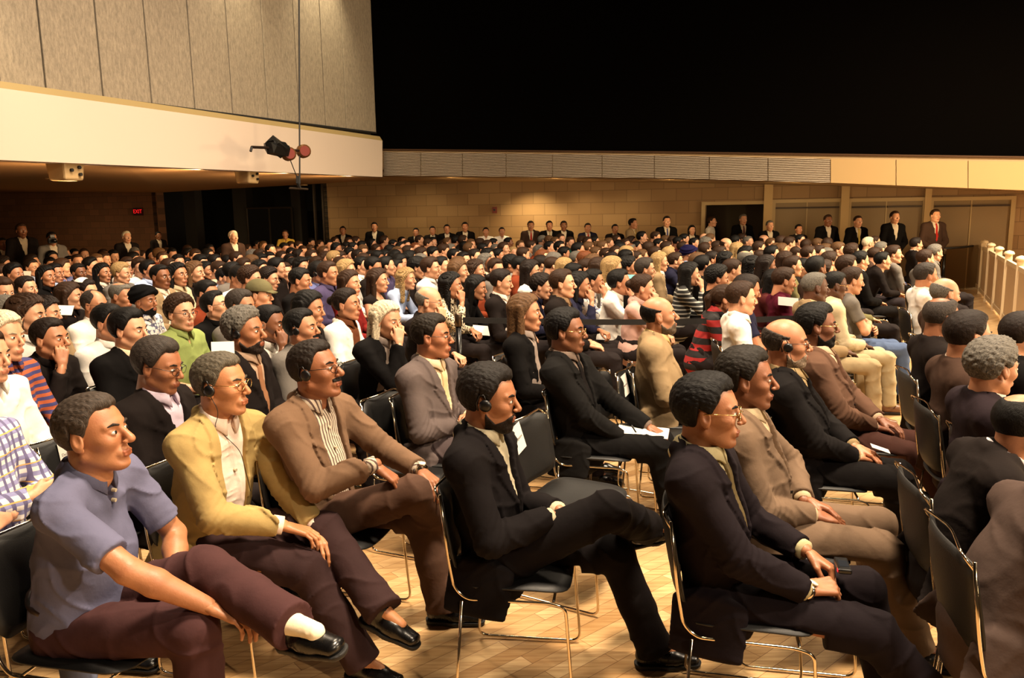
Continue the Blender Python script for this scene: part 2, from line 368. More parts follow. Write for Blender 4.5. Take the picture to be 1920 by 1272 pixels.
def head_mesh(kind, h):
    def go():
        V, Fc = head_field(kind, h).mesh(); J = Join(); C = V[Fc].mean(1)
        mi = np.zeros(len(Fc), int)
        lips = (C[:, 0] > .0925) & (abs(C[:, 1]) < .022) & (C[:, 2] < -.0545) & (C[:, 2] > -.0775) & (C[:, 0] > .0925 + .05 * np.abs(C[:, 1]) ** 1.0 * 0)
        mi[lips] = 1; J.add((V, Fc, mi))
        for s in (1, -1):
            J.add(sphere((.0805, s * .0305, .006), (.0112, .0135, .0078), 14, 8), 2); J.add(sphere((.0900, s * .0305, .0068), (.0026, .0058, .0062), 10, 6), 3)
            f = Field((.05, -.06, .0), (.11, .06, .05), max(h * .7, .002)); f.rc((.0925, s * .014, .026), (.089, s * .034, .0315), .0036, .0042, .003); f.rc((.089, s * .034, .0315), (.073, s * .050, .026), .0042, .0022, .003)
            J.add(f.mesh(), 4)
        return J.get()
    return cached(('head', kind, h), go)

def noise3(x, y, z, wl, seed=0):
    c = 2 * math.pi / wl; r = np.random.RandomState(seed); n = 0
    for i in range(5):
        v = nrm(r.randn(3)) * c * (1 + .25 * i); v2 = nrm(r.randn(3)) * c * .7; ph = r.rand(2) * 6
        n = n + np.sin(v[0] * x + v[1] * y + v[2] * z + ph[0]) * np.sin(v2[0] * x + v2[1] * y + v2[2] * z + ph[1])
    return n / 5 * 2
HX = [-.12, -.06, -.034, -.026, .010, .018, .045, .075, .10]
HAIRLINE = dict(short=[-.085, -.080, -.050, .028, .004, .016, .056, .090, .094], receding=[-.085, -.080, -.050, .028, .010, .030, .095, .12, .13], ring=[-.085, -.080, -.050, .030, .030, .05, .10, .15, .16])
def hair_mesh(style, h, seed=0):
    def go():
        deep = style in ('long', 'wavy', 'bob', 'pony'); f = Field((-.19, -.13, -.30 if deep else -.13), (.14, .13, .17), h)
        x, y, z = f.full(); line = 'short'; th = .011; amp = .0012; wl = .03
        if style in ('buzz', 'thin'): th = .005; amp = .0008
        if style == 'receding': line = 'receding'; th = .008
        if style == 'bald': line = 'ring'; th = .007
        if style == 'curly': th = .024; amp = .0048; wl = .024
        if style == 'full': th = .018; amp = .0014; wl = .030
        if style in ('long', 'wavy', 'bob'): th = .016
        if style == 'turban':
            f.el((-.014, 0, .066), (.132, .110, .090), .01); f.rc((-.10, 0, .02), (.085, 0, .085), .050, .034, .03)
            f.D += (.004 * np.sin(130 * (z + .45 * y * np.sign(y) - .25 * x))).astype(np.float32); f.D = np.maximum(f.D, (.035 + np.clip((x - .02) * .5, -.08, 1)) * np.ones_like(f.D) - z)
            return f.mesh()
        if style == 'cap':
            f.el((-.012, 0, .044), (.118, .096, .098), .01); f.D = np.maximum(f.D, (.042 - z) * np.ones_like(f.D)); f.ecap((.05, 0, .045), (.145, 0, .030), (.01, .062), (.008, .045), (0, 0, 1), (0, 1, 0), .01)
            return f.mesh()
        if style == 'kippah':
            f.el((-.040, 0, .050), (.094, .086, .094), .01); f.D = np.maximum(f.D, (.098 - z) * np.ones_like(f.D)); return f.mesh()
        f.el((-.014, 0, .036), (.098 + th, .0765 + th, .086 + th), .01)
        if style not in ('bald',): f.el((.02, 0, .075), (.07, .062, .045 + th), .015)
        ln = np.interp(x, HX, HAIRLINE[line]).astype(np.float32) + (.0025 * np.sin(160 * y) + .0018 * np.sin(310 * y + 2) + (.026 if style in ('short', 'full', 'buzz', 'thin') else .008) * np.exp(-((np.abs(y) - .050) / .016) ** 2) * (x > .022)).astype(np.float32)
        if not deep: f.D += ((th * .75) * np.exp(-np.clip(z - ln, 0, 1) / .016)).astype(np.float32)
        st_ = .0006 if style not in ('curly', 'thin', 'buzz') else 0
        f.D += (st_ * np.sin(420 * y + 40 * np.sin(9 * x + 14 * z) * .25 + 60 * x * 0) * (.6 + .4 * np.sin(50 * x))).astype(np.float32)
        f.D = smax(f.D, (ln - z) * .8 + 0 * y, .006)
        if style == 'bald': f.D = smax(f.D, (z - .045 - .35 * np.clip(-x, 0, 1)) + 0 * y + 0 * x, .006)
        if style == 'receding':
            d = .055 - np.sqrt(((x - .05) / 1.3) ** 2 + y ** 2 * .9) + 0 * z; f.D = np.where(z + 0 * x + 0 * y > .05, np.maximum(f.D, d), f.D)
        if style == 'thin':
            f.D = smax(f.D, .045 - np.sqrt((x + .03) ** 2 * .5 + y ** 2 + np.minimum(z - .12, 0) ** 2), .01)
        if deep:
            bot = {'long': -.27, 'wavy': -.24, 'bob': -.13, 'pony': -.02}[style]; g = Field((-.19, -.13, -.30), (.14, .13, .17), h)
            if style == 'pony':
                g.rc((-.10, 0, .05), (-.135, 0, .0), .028, .032, .02); g.rc((-.135, 0, 0), (-.12, 0, -.17), .032, .014, .02)
            else:
                for s in (1, -1):
                    g.rc((-.02, s * .075, .04), (-.02, s * .085, bot), .030, .026, .02)
                    g.rc((-.07, s * .035, .04), (-.085, s * .045, bot - .0), .045, .034, .02)
                g.D = smax(g.D, (x - (.030 if style != 'bob' else .04)) + 0 * y + 0 * z, .008)
            f.D = smin(f.D, g.D, .015)
        if style == 'bun': f.el((-.125, 0, .03), (.035, .04, .035), .015)
        f.D += (amp * noise3(x, y, z, wl, seed)).astype(np.float32)
        if style in ('long', 'wavy', 'bob', 'pony'): f.D += ((.0013 if style != 'wavy' else .0045) * np.sin(330 * y + 90 * x + (25 * z if style != 'wavy' else 9 * np.sin(40 * z)))).astype(np.float32)
        return f.mesh()
    return cached(('hair', style, h, seed), go)
def beard_mesh(kind, h, full=True):
    def go():
        f = head_field(kind, h, .01); x, y, z = f.full(); f.D -= .0042
        f.D += (.0011 * noise3(x, y, z, .010, 3)).astype(np.float32)
        o = 0 * x + 0 * y + 0 * z
        if full:
            top = np.interp(x, [-.01, .01, .04, .07, .09, .12], [-.02, -.05, -.078, -.066, -.049, -.044]); keep = np.maximum(z - top, .002 - x) + o
            keep = np.maximum(keep, -.135 + .25 * np.clip(.07 - x, 0, 1) - z)
            lip = .0165 - np.sqrt((x - .104) ** 2 + (y * .62) ** 2 + (z + .0655) ** 2); keep = np.maximum(keep, lip)
        else:
            keep = np.maximum(np.maximum(z + .040, -.0545 - z), np.maximum(.082 - x, np.abs(y) - .030)) + o
        f.D = smax(f.D, keep.astype(np.float32), .003); return f.mesh()
    return cached(('beard', kind, h, full), go)

# ------------------------------------------------------------------ hands (right hand: x along the fingers, y towards the thumb, z back of the hand)
FING = [(.030, .088, .0090, (.042, .026, .021)), (.010, .092, .0093, (.046, .029, .022)), (-.011, .088, .0088, (.042, .027, .021)), (-.030, .080, .0078, (.033, .020, .018))]
CURL = dict(relaxed=(22, 28, 18), fist=(75, 85, 50), flat=(6, 8, 5), grip=(50, 55, 35))
def hand_mesh(curl, h):
    def go():
        f = Field((-.05, -.06, -.10), (.20, .085, .04), h)
        f.ecap((-.045, 0, 0), (.01, 0, 0), (.018, .026), (.018, .028), (0, 0, 1), (0, 1, 0), .01)
        for y, x, r, L in FING: f.rc((.005, y * .55, 0), (x - .003, y, 0), .0145, .0115, .010)
        f.el((.035, .024, -.008), (.030, .016, .014), .010); c = CURL[curl]
        for i, (y, x, r, L) in enumerate(FING):
            p = np.array([x, y, 0.]); a = 0
            for q in range(3):
                a += math.radians(c[q] * (1 + .06 * i)); n = p + L[q] * np.array([math.cos(a), (.10 - .06 * i) * (0 if curl == 'fist' else 1) * (1 if q == 0 else 0), -math.sin(a)])
                f.rc(p, n, r - .0006 * q, r - .0006 * (q + 1), .004); p = n
        t0 = np.array([.018, .026, -.006]); k = {'relaxed': 1, 'fist': 2.2, 'flat': .5, 'grip': 1.6}[curl]
        t1 = t0 + [.034, .020, -.010 * k]; t2 = t1 + [.028, .008 - .010 * k, -.012 * k]; t3 = t2 + [.020, .0 - .007 * k, -.006 * k]
        f.rc(t0, t1, .0145, .011, .008); f.rc(t1, t2, .0105, .0095, .004); f.rc(t2, t3, .0095, .0078, .004)
        return f.mesh()
    return cached(('hand', curl, h), go)
# ------------------------------------------------------------------ people
SKIN = dict(l=(.80, .60, .47), m=(.70, .49, .36), t=(.62, .41, .28), d=(.50, .32, .21), k=(.34, .21, .14))
HAIR = dict(bk=(.055, .045, .04), db=(.12, .08, .06), br=(.21, .135, .085), lb=(.38, .27, .17), bl=(.66, .54, .36), gy=(.42, .40, .37), dg=(.23, .20, .18), wh=(.88, .82, .70), rd=(.45, .25, .13))
EYEW = plain('eye white', (.78, .74, .70), .3); IRIS = plain('iris', (.06, .04, .03), .15)
def lipm(rgb): return skin((rgb[0] * .88, rgb[1] * .74, rgb[2] * .72))
A3 = lambda *a: np.array(a, float)
def arche(kind):
    J = dict(P=A3(0, 0, .54), N=A3(-.035, 0, 1.02), H=A3(.0, 0, 1.175), SR=A3(-.055, -.178, .965), SL=A3(-.055, .178, .965),
             ER=A3(.03, -.235, .68), EL=A3(.03, .235, .68), WR=A3(.24, -.08, .64), WL=A3(.23, .08, .65),
             KR=A3(.46, -.11, .52), KL=A3(.46, .11, .52), AR=A3(.50, -.12, .10), AL=A3(.47, .12, .10))
    hd = dict(R=((.8, .5, -.25), (.2, .1, 1)), L=((.8, -.5, -.25), (.2, -.1, 1))); c = 'relaxed'
    if kind == 'chin':
        J.update(N=A3(.05, 0, 1.0), H=A3(.11, 0, 1.14), SR=A3(.02, -.178, .95), SL=A3(.03, .178, .94), ER=A3(.24, -.17, .74), WR=A3(.24, -.07, .98), EL=A3(.12, .23, .68), WL=A3(.30, .04, .70))
        hd['R'] = ((-.1, .25, 1), (.7, -.6, .1)); c = 'grip'
    if kind == 'crossed':
        J.update(ER=A3(.06, -.25, .72), EL=A3(.06, .25, .72), WR=A3(.20, .04, .76), WL=A3(.19, -.04, .72)); hd = dict(R=((.1, 1, .0), (.9, 0, .3)), L=((.1, -1, .0), (.9, 0, .3)))
    if kind == 'lean':
        J.update(N=A3(.14, 0, .97), H=A3(.22, 0, 1.10), SR=A3(.10, -.178, .92), SL=A3(.10, .178, .92), ER=A3(.22, -.24, .66), EL=A3(.22, .24, .66), WR=A3(.44, -.06, .64), WL=A3(.44, .07, .64))
    if kind == 'legs':
        J.update(KR=A3(.45, -.07, .60), AR=A3(.66, .10, .32), KL=A3(.45, .09, .50))
    if kind == 'stand':
        J = dict(P=A3(0, 0, .93), N=A3(-.02, 0, 1.475), H=A3(.015, 0, 1.63), SR=A3(-.03, -.185, 1.42), SL=A3(-.03, .185, 1.42), ER=A3(.0, -.27, 1.11), EL=A3(.0, .27, 1.11),
                 WR=A3(.16, -.07, .96), WL=A3(.16, .07, .97), KR=A3(.02, -.11, .50), KL=A3(.02, .11, .50), AR=A3(-.02, -.12, .09), AL=A3(-.02, .12, .09)); hd = dict(R=((.3, .8, -.5), (.9, -.3, .2)), L=((.3, -.8, -.5), (.9, .3, .2)))
    if kind == 'stand_crossed':
        J = arche('stand')[0]; J.update(ER=A3(.06, -.27, 1.15), EL=A3(.06, .27, 1.15), WR=A3(.20, .04, 1.20), WL=A3(.19, -.04, 1.16)); hd = dict(R=((.1, 1, .0), (.9, 0, .3)), L=((.1, -1, .0), (.9, 0, .3)))
    J['T'] = None
    return J, hd, c
def frame(J):
    ax = nrm(J['N'] - J['P']); Lv = nrm(J['SL'] - J['SR']); Lv = nrm(Lv - ax * (Lv @ ax)); Fv = np.cross(Lv, ax); return ax, Lv, Fv
def torso(f, J, o, b=0, full=True):
    ax, Lv, Fv = frame(J); P, Nn = J['P'], J['N']; v = Nn - P
    f.ecap(P + Fv * b * .4, P + v * .45 + Fv * b * .5, (.112 + o + b, .158 + o + b * .6), (.108 + o + b, .146 + o + b * .5), Fv, Lv, .05)
    f.ecap(P + v * .42 + Fv * b * .3, P + v * .80, (.110 + o + b * .6, .150 + o), (.104 + o, .172 + o), Fv, Lv, .05)
    for s in ('SR', 'SL'):
        f.rc(P + v * .86, J[s], .070 + o, .052 + o, .05); f.rc(Nn + ax * .01, J[s] + ax * .012, .052 + o, .046 + o, .045)
def bounds(J, keys, m):
    P = np.array([J[k] for k in keys]); return P.min(0) - m, P.max(0) + m
def tcoords(f, J):
    ax, Lv, Fv = frame(J); x, y, z = f.full(); n = J['N']; dx, dy, dz = x - n[0], y - n[1], z - n[2]
    return tuple((dx * v[0] + dy * v[1] + dz * v[2]).astype(np.float32) for v in (Fv, Lv, ax))
def handR(d, up):
    X = nrm(d); Z = nrm(np.array(up, float) - X * (np.array(up, float) @ X)); Y = np.cross(Z, X); return np.stack([X, Y, Z], 1)
def body_mesh(J, hd, curl, kind, Rh, hh, hb, bare, standing=False):
    ax, Lv, Fv = frame(J); Jn = Join(); Jn.add(head_mesh(kind, hh), R=Rh, t=J['H'], sc=J.get('hs') or 1.05)
    for s in 'RL':
        d, up = hd[s]; M = handR(d, up); W = J['W' + s] + nrm(d) * .03; c = curl if isinstance(curl, str) else curl[s]
        Jn.add(hand_mesh(c, .0036 if hh < .003 else .0062 if hh < .006 else .011), R=M if s == 'R' else M @ np.diag([1, 1, 1]), t=W, mirror=(s == 'L'), sc=.96)
    lo, hi = bounds(J, ['P', 'N', 'SR', 'SL', 'ER', 'EL', 'WR', 'WL', 'KR', 'KL', 'AR', 'AL'], .16); f = Field(lo, hi, hb)
    torso(f, J, -.022); r = .0 if bare else -.006
    for s in 'RL':
        S, E, W = J['S' + s], J['E' + s], J['W' + s]
        f.rc(S, E, .047 + r, .040 + r, .02); m = E + (W - E) * .35; f.rc(E, m, .041 + r, .043 + r, .012); f.rc(m, W + nrm(W - E) * .012, .043 + r, .0265, .012)
        hp = J['P'] + Lv * (.09 if s == 'L' else -.09); K, A = J['K' + s], J['A' + s]
        f.rc(hp, K, .070, .048, .02); f.rc(K, A, .048, .034, .02); T = J.get('T' + s); T = nrm(T if T is not None else (1, 0, -.15)); f.rc(A, A + T * .09 - A3(0, 0, .03), .03, .025, .02)
    f.rc(J['N'], J['H'] + Rh @ A3(-.03, 0, -.07), .050 if kind != 'woman' else .042, .046 if kind != 'woman' else .040, .03)
    Jn.add(f.mesh()); return Jn.get()
def top_mesh(J, kind, h, belly=0, seed=0, tail=True, slim=0):
    """jacket / open (blazer) / shirt / polo / tee / sleeveless"""
    keys = ['P', 'N', 'SR', 'SL', 'ER', 'EL', 'WR', 'WL']; lo, hi = bounds(J, keys, .22); f = Field(lo, hi, h); jk = kind in ('jacket', 'open'); o = (.013 if jk else .003) - slim
    torso(f, J, o, belly); ax, Lv, Fv = frame(J); P = J['P']
    if jk:
        f.ecap(P - ax * .02, P - ax * .10, (.120 + belly, .175), (.118, .178), Fv, Lv, .04)
        if tail:
            for s in (1, -1): f.ecap(P + Lv * s * .165, P - Fv * .03 + Lv * s * .238 - ax * .15, (.13, .045), (.125, .014), Fv, Lv, .03)
    elif kind != 'tucked': f.ecap(P + ax * .03, P - ax * .03, (.122 + belly, .168), (.122 + belly * .7, .170), Fv, Lv, .03)
    for s in 'RL':
        S, E, W = J['S' + s], J['E' + s], J['W' + s]; e = .012 if jk else .004; pad_ = nrm(J['S' + s] - J['N']); S = S - pad_ * .006
        if kind in ('polo', 'tee'):
            f.rc(S, S + (E - S) * (.78 if kind == 'polo' else .62), .060, .063, .03, flat=True)
        elif kind == 'sleeveless': f.rc(S, S + (E - S) * .1, .052, .050, .02)
        else:
            f.rc(S, E, .056 + e - slim * .5, .051 + e - slim * .4, .045); f.rc(E, W - nrm(W - E) * .005, .051 + e - slim * .4, .039 + e - slim * .4, .012, flat=True)
    f.wrinkle(.0050 if jk else .0056, .13, seed)
    xt, yt, zt = tcoords(f, J)
    for s in 'RL':      # gathered folds round the elbows
        x, y, z = f.full(); E = J['E' + s]; d = np.sqrt((x - E[0]) ** 2 + (y - E[1]) ** 2 + (z - E[2]) ** 2); a = nrm(J['W' + s] - J['S' + s])
        f.D += (.004 * np.exp(-(d / .09) ** 2) * np.sin((x * a[0] + y * a[1] + z * a[2]) * 210 + 40 * y)).astype(np.float32)
    if jk:
        nk = J['N'] + ax * .022; f.rc(nk - Fv * .052 - Lv * .035 + ax * .012, nk - Fv * .052 + Lv * .035 + ax * .012, .026, None, .012)
        for s in (1, -1): f.rc(nk - Fv * .050 + Lv * s * .035 + ax * .012, nk + Lv * s * .078 - ax * .008, .022, .016, .012)
        if kind == 'jacket': wv = np.interp(zt, [-.44, -.33, -.02, .06], [-.01, .004, .066, .080])
        else: wv = np.interp(zt, [-.60, -.40, -.02, .06], [.12, .058, .070, .085])
        band = np.abs(yt) - wv; f.D -= np.where((xt > .0) & (zt > -.33) & (band > 0) & (band < np.interp(zt, [-.33, -.13, -.128, -.10, .02], [.008, .060, .042, .056, .040])), .0085, 0).astype(np.float32)
        f.D = np.maximum(f.D, -np.maximum(band, -xt - .005).astype(np.float32))
    else:
        neckw = {'polo': .030, 'shirt': .020, 'tee': .0, 'sleeveless': .0}.get(kind, .0)
        if kind in ('polo', 'shirt'):
            nd = nrm(J['H'] - J['N']); f.ecap(J['N'] + nd * .0, J['N'] + nd * .052, (.084, .080), (.070, .066), Fv, Lv, .006)
            cut = np.interp(zt, [-.12, .0, .05], [-.004, neckw, neckw + .03]); f.D = np.maximum(f.D, -np.maximum(np.abs(yt) - cut, .02 - xt).astype(np.float32))
            f.D = np.maximum(f.D, (zt - .055 + .35 * (xt + .02)).astype(np.float32))
        else:
            f.D = np.maximum(f.D, (.075 - np.sqrt((xt - .03) ** 2 + yt ** 2 + (zt - .03) ** 2)).astype(np.float32)) if kind != 'sleeveless' else np.maximum(f.D, (.105 - np.sqrt((xt - .05) ** 2 + yt ** 2 + (zt - .02) ** 2)).astype(np.float32))
    return f.mesh()
def shirt_front(J, h, belly=0):
    ax, Lv, Fv = frame(J); lo, hi = bounds(J, ['P', 'N', 'SR', 'SL'], .18); f = Field(lo, hi, h); torso(f, J, .0, belly)
    f.wrinkle(.0025, .05, 4); xt, yt, zt = tcoords(f, J); f.D = np.maximum(f.D, (-xt - .02).astype(np.float32)); f.D = np.maximum(f.D, (np.abs(yt) - .125).astype(np.float32)); f.D = np.maximum(f.D, (zt + .0).astype(np.float32))
    nd = nrm(J['H'] - J['N']); g = Field(lo, hi, h); g.ecap(J['N'] - nd * .02, J['N'] + nd * .055, (.084, .078), (.070, .066), Fv, Lv, .006)
    cut = np.interp(zt, [-.06, .0, .05], [-.004, .012, .034]); g.D = np.maximum(g.D, -np.maximum(np.abs(yt) - cut, .02 - xt).astype(np.float32)); g.D = np.maximum(g.D, (zt - .058 + .40 * (xt + .02)).astype(np.float32))
    f.D = np.minimum(f.D, g.D); return f.mesh()
def tie_mesh(J, h):
    ax, Lv, Fv = frame(J); lo, hi = bounds(J, ['P', 'N'], .2); f = Field(lo, hi, h); torso(f, J, .010); xt, yt, zt = tcoords(f, J)
    wt = np.interp(zt, [-.42, -.40, -.05, -.01], [0, .040, .018, .014]); f.D = np.maximum(f.D, np.maximum(np.maximum(np.abs(yt) - wt, .03 - xt), np.maximum(-.42 - zt, zt + .01)).astype(np.float32))
    f.el(J['N'] + Fv * .082 - ax * .012, (.012, .017, .017), .006); return f.mesh()
def collar_mesh(J, gap=.18, wide=1.0):
    ax, Lv, Fv = frame(J); up = nrm(J['H'] - A3(.02, 0, .12) - J['N']); up = nrm(ax * .6 + up * .4); c = J['N'] + Fv * .012; V = []; n = 30
    for i in range(n + 1):
        th = -math.pi + gap + (2 * math.pi - 2 * gap) * i / n; f_ = (1 - math.cos(th)) / 2; tip = max(0, 1 - abs(abs(th) - (math.pi - gap)) / .55) ** 1.5     # f_: 0 at the back, 1 in front
        for r, h_ in ((.068, -.005), (.0695, .078 - .056 * f_), (.0725, .083 - .056 * f_), (.076, .077 - .056 * f_), (.094 + .008 * tip, .038 - .050 * f_ - .030 * tip), (.090 + .008 * tip, .034 - .050 * f_ - .030 * tip)):
            V.append(c - Fv * math.cos(th) * r * (1.06 if f_ > .5 else 1) + Lv * math.sin(th) * r * .97 + up * h_ * wide)
    k = 6; Fc = [(i * k + j, i * k + (j + 1) % k, i * k + k + (j + 1) % k, i * k + k + j) for i in range(n) for j in range(k)] + [tuple(range(k - 1, -1, -1)), tuple(n * k + j for j in range(k))]
    return V, Fc
def cuffs(J, r=.038, keys='RL'):
    m = MB()
    for s in keys:
        W, E = J['W' + s], J['E' + s]; d = nrm(W - E); m.tube([W - d * .03, W + d * .012], [r, r * .97], 14)
    return m
def trouser_mesh(J, h, seed=0, standing=False, fl=.062, w_=0):
    lo, hi = bounds(J, ['P', 'KR', 'KL', 'AR', 'AL'], .19); f = Field(lo, hi, h); ax, Lv, Fv = frame(J); P = J['P']; xx = A3(1, 0, 0)
    f.ecap(P - A3(0, 0, .015), P + ax * .09, (.120, .168), (.112, .152), Fv, Lv, .03)
    for s, q in (('R', -1), ('L', 1)):
        hp = P + A3(.0, q * .085, -.02); K, A = J['K' + s], J['A' + s]; d = nrm(A - K)
        g = Field(lo, hi, h); g.rc(hp, K, .092 + w_, .068 + w_, .02); g.rc(K, K + (A - K) * .55, .068 + w_, .060 + w_ * 1.1, .02); g.rc(K + (A - K) * .5, A + d * .022, .060 + w_ * 1.1, fl + w_ * 1.5, .02, flat=True)
        g.D -= 0; f.D = smin(f.D, g.D, .012)
    f.wrinkle(.0055, .15, seed + 5)
    if not standing:
        x, y, z = f.full(); f.D = np.where(x + 0 * y + 0 * z < .34, smax(f.D, (.462 - z) + 0 * x + 0 * y, .02), f.D)
    return f.mesh()
def shoe_mesh(A, T, down, h, L=.165):
    T = nrm(T); down = nrm(np.array(down, float) - T * (np.array(down, float) @ T)); f = Field(A - .24, A + .24, h); S = np.cross(down, T)
    f.rc(A - down * .0, A + down * .035 - T * .03, .040, .037, .02); f.rc(A + down * .045 - T * .035, A + down * .052 + T * .08, .036, .040, .02)
    f.ecap(A + down * .05 + T * .06, A + down * .060 + T * L, (.036, .043), (.024, .036), down, S, .02)
    x, y, z = f.full(); d = (x - A[0]) * down[0] + (y - A[1]) * down[1] + (z - A[2]) * down[2]; f.D = np.maximum(f.D, (d - .078).astype(np.float32)); up = f.mesh()
    g = Field(A - .24, A + .24, h); g.ecap(A + down * .072 - T * .040, A + down * .072 + T * .06, (.05, .038), (.05, .040), down, S, .02); g.ecap(A + down * .072 + T * .06, A + down * .072 + T * (L + .004), (.04, .045), (.03, .038), down, S, .02)
    g.D = np.maximum(g.D, np.maximum(d - .092, .072 - d).astype(np.float32)); return up, g.mesh()
def glasses_mb(rim=True):
    m = MB()
    for s in (1, -1):
        pts = [(.1045 - .006 * abs(math.cos(a)) * (1 if math.cos(a) * s > 0 else .2), s * .033 + .0225 * math.cos(a), .002 + .0165 * math.sin(a)) for a in np.linspace(0, 2 * math.pi, 18, endpoint=False)]
        m.tube(pts, .0013, 6, True); m.tube([(.098, s * .0555, .008), (.092, s * .066, .010), (.02, s * .0835, .014), (-.012, s * .085, .010), (-.022, s * .084, -.010)], .0014, 6)
    m.tube([(.105, .011, .006), (.111, 0, .009), (.105, -.011, .006)], .0014, 6); return m
def headset_mb(side=-1):
    m = MB(); y = side * .094
    m.lathe([(.020, -.006), (.023, 0), (.021, .007), (.010, .010)], (0, 0, 0), 18, Matrix.Translation((.004, y, -.004)) @ Matrix.Rotation(side * -math.pi / 2, 4, 'X'))
    m.tube([(.004, y, .016), (-.006, y - side * .004, .034), (-.022, y - side * .004, .030), (-.030, y - side * .004, .0), (-.022, y - side * .004, -.026)], .0028, 6); return m
def objmat(o, i, m): o.material_slots[i].link = 'OBJECT'; o.material_slots[i].material = m
HSH = {}
def shared(key, name, fn, mats):
    """one mesh datablock per key; every object sets its own materials"""
    if key not in HSH:
        V = fn(); o = mk(name, V[0], V[1], mats, mi=V[2] if len(V) > 2 else None); HSH[key] = o.data; bpy.data.objects.remove(o)
    return HSH[key]
def inst(name, me, mats, parent, M=None):
    o = bpy.data.objects.new(name, me); COL.objects.link(o); o.parent = parent
    for i, m in enumerate(mats): objmat(o, i, m)
    if M is not None: o.matrix_local = M
    return o
def m4(R, t, s=1.0):
    M = Matrix([list(R[i] * s) + [float(t[i])] for i in range(3)] + [[0, 0, 0, 1]]); return M
LOD = dict(hero=(.0028, .0068, .0028), mid=(.0054, .012, .0052), far=(.0100, .023, .0095))
def build_person(root, J, hd, curl, sp, lod, key=None):
    """dress one figure; sp: kind hair hc skin top tc shirt tie legs ...; key shares meshes between copies of one pose"""
    hh, hb, hr = LOD[lod]; seed = sp.get('seed', 0); kind = sp.get('kind', 'man'); Rh = headR(sp.get('yaw', 0), sp.get('pitch', 0), sp.get('roll', 0)); sk = sp['skin'] if not isinstance(sp['skin'], str) else SKIN[sp['skin']]
    hc = sp['hc'] if not isinstance(sp['hc'], str) else HAIR[sp['hc']]; bare = sp['top'] in ('polo', 'tee', 'sleeveless'); ms = [skin(sk), lipm(sk), EYEW, IRIS, hairm(tuple(np.array(hc) * .8))]
    K = lambda *a: (key,) + a if key else (id(root),) + a; bel = sp.get('belly', 0); tk = sp['top']; hs = J.get('hs') or 1.05
    yk = round(sp.get('yaw', 0) / 15) * 15 if lod == 'far' else sp.get('yaw', 0)
    if lod == 'far': Rh = headR(yk, sp.get('pitch', 0))
    inst('body', shared(K('body', kind, yk, sp.get('pitch', 0), sp.get('roll', 0), bare), 'body', lambda: body_mesh(J, hd, curl, kind, Rh, hh, hb * 2 if not bare else hb, bare), ms), ms, root)
    HM = m4(Rh, J['H'], hs)
    if sp['hair'] != 'none':
        hm = sp.get('hatmat') or hairm(hc); nm = {'turban': 'turban', 'cap': 'cap'}.get(sp['hair'], 'hair')
        inst(nm, shared(('hair', sp['hair'], hr, seed % 3), nm, lambda: hair_mesh(sp['hair'], hr, seed % 3), [hm]), [hm], root, HM)
    if sp.get('under'):
        hm = hairm(hc); inst('hair', shared(('hair', sp['under'], hr, 0), 'hair', lambda: hair_mesh(sp['under'], hr, 0), [hm]), [hm], root, HM)
    if sp.get('beard'):
        bm_ = hairm(sp.get('bc', tuple(np.array(hc) * .9))); b = sp['beard']
        if b in ('full', 'both'): inst('beard', shared(('beard', kind, hr), 'beard', lambda: beard_mesh(kind, min(hr, .005)), [bm_]), [bm_], root, HM)
        else: inst('moustache', shared(('mous', kind, hr), 'moustache', lambda: beard_mesh(kind, min(hr, .0035), False), [bm_]), [bm_], root, HM)
    if sp.get('glasses'):
        gm = plain('black glasses frame', (.05, .04, .04), .3) if sp['glasses'] == 'black' else plain('gold glasses frame', (.80, .66, .42), .2, 1)
        g = glasses_mb(); o = g.build('eyeglasses', gm, root, True); o.matrix_local = HM
    for sd in sp.get('headset', ()):
        g = headset_mb(-1 if sd == 'R' else 1); o = g.build('headset', plain('headset plastic', (.03, .03, .035), .35), root, True); o.matrix_local = HM
    tm = sp['tc'] if not isinstance(sp['tc'], tuple) else cloth(sp['tc'])
    nm = {'jacket': 'jacket', 'open': 'jacket', 'shirt': 'shirt', 'polo': 'polo_shirt', 'tee': 'shirt', 'sleeveless': 'dress'}[tk]
    inst(nm, shared(K('top', tk, bel), nm, lambda: top_mesh(J, tk, hb, bel, seed, sp.get('tail', True), .012 if kind == 'woman' else 0), [tm]), [tm], root)
    if lod != 'far' and tk in ('jacket', 'open', 'shirt', 'polo'):
        cm = tm if tk in ('shirt', 'polo') else (cloth(sp.get('shirt', (.85, .80, .74)), .7) if isinstance(sp.get('shirt', (.85, .80, .74)), tuple) else sp['shirt'])
        V_c, F_c = collar_mesh(J, .10 if sp.get('tie') else .26); mk('collar', V_c, F_c, cm, root)
    if lod == 'hero' and tk in ('open', 'shirt', 'polo', 'jacket'):
        ax, Lv, Fv = frame(J); bm_ = plain('shirt button', (.75, .70, .60), .3) if tk != 'jacket' else plain('dark button', (.04, .03, .03), .25)
        rad = {'polo': .108, 'open': .118, 'jacket': .134}.get(tk, .115) + bel
        for zz_ in ((-.03, -.065) if tk == 'polo' else (-.36,) if tk == 'jacket' else (-.10, -.19, -.28)):
            q_ = J['N'] + ax * zz_ + Fv * (rad * (.80 if zz_ > -.12 else 1)); MB().tube([q_ - Fv * .012, q_ + Fv * .0015], .0065, 10).build('button', bm_, root)
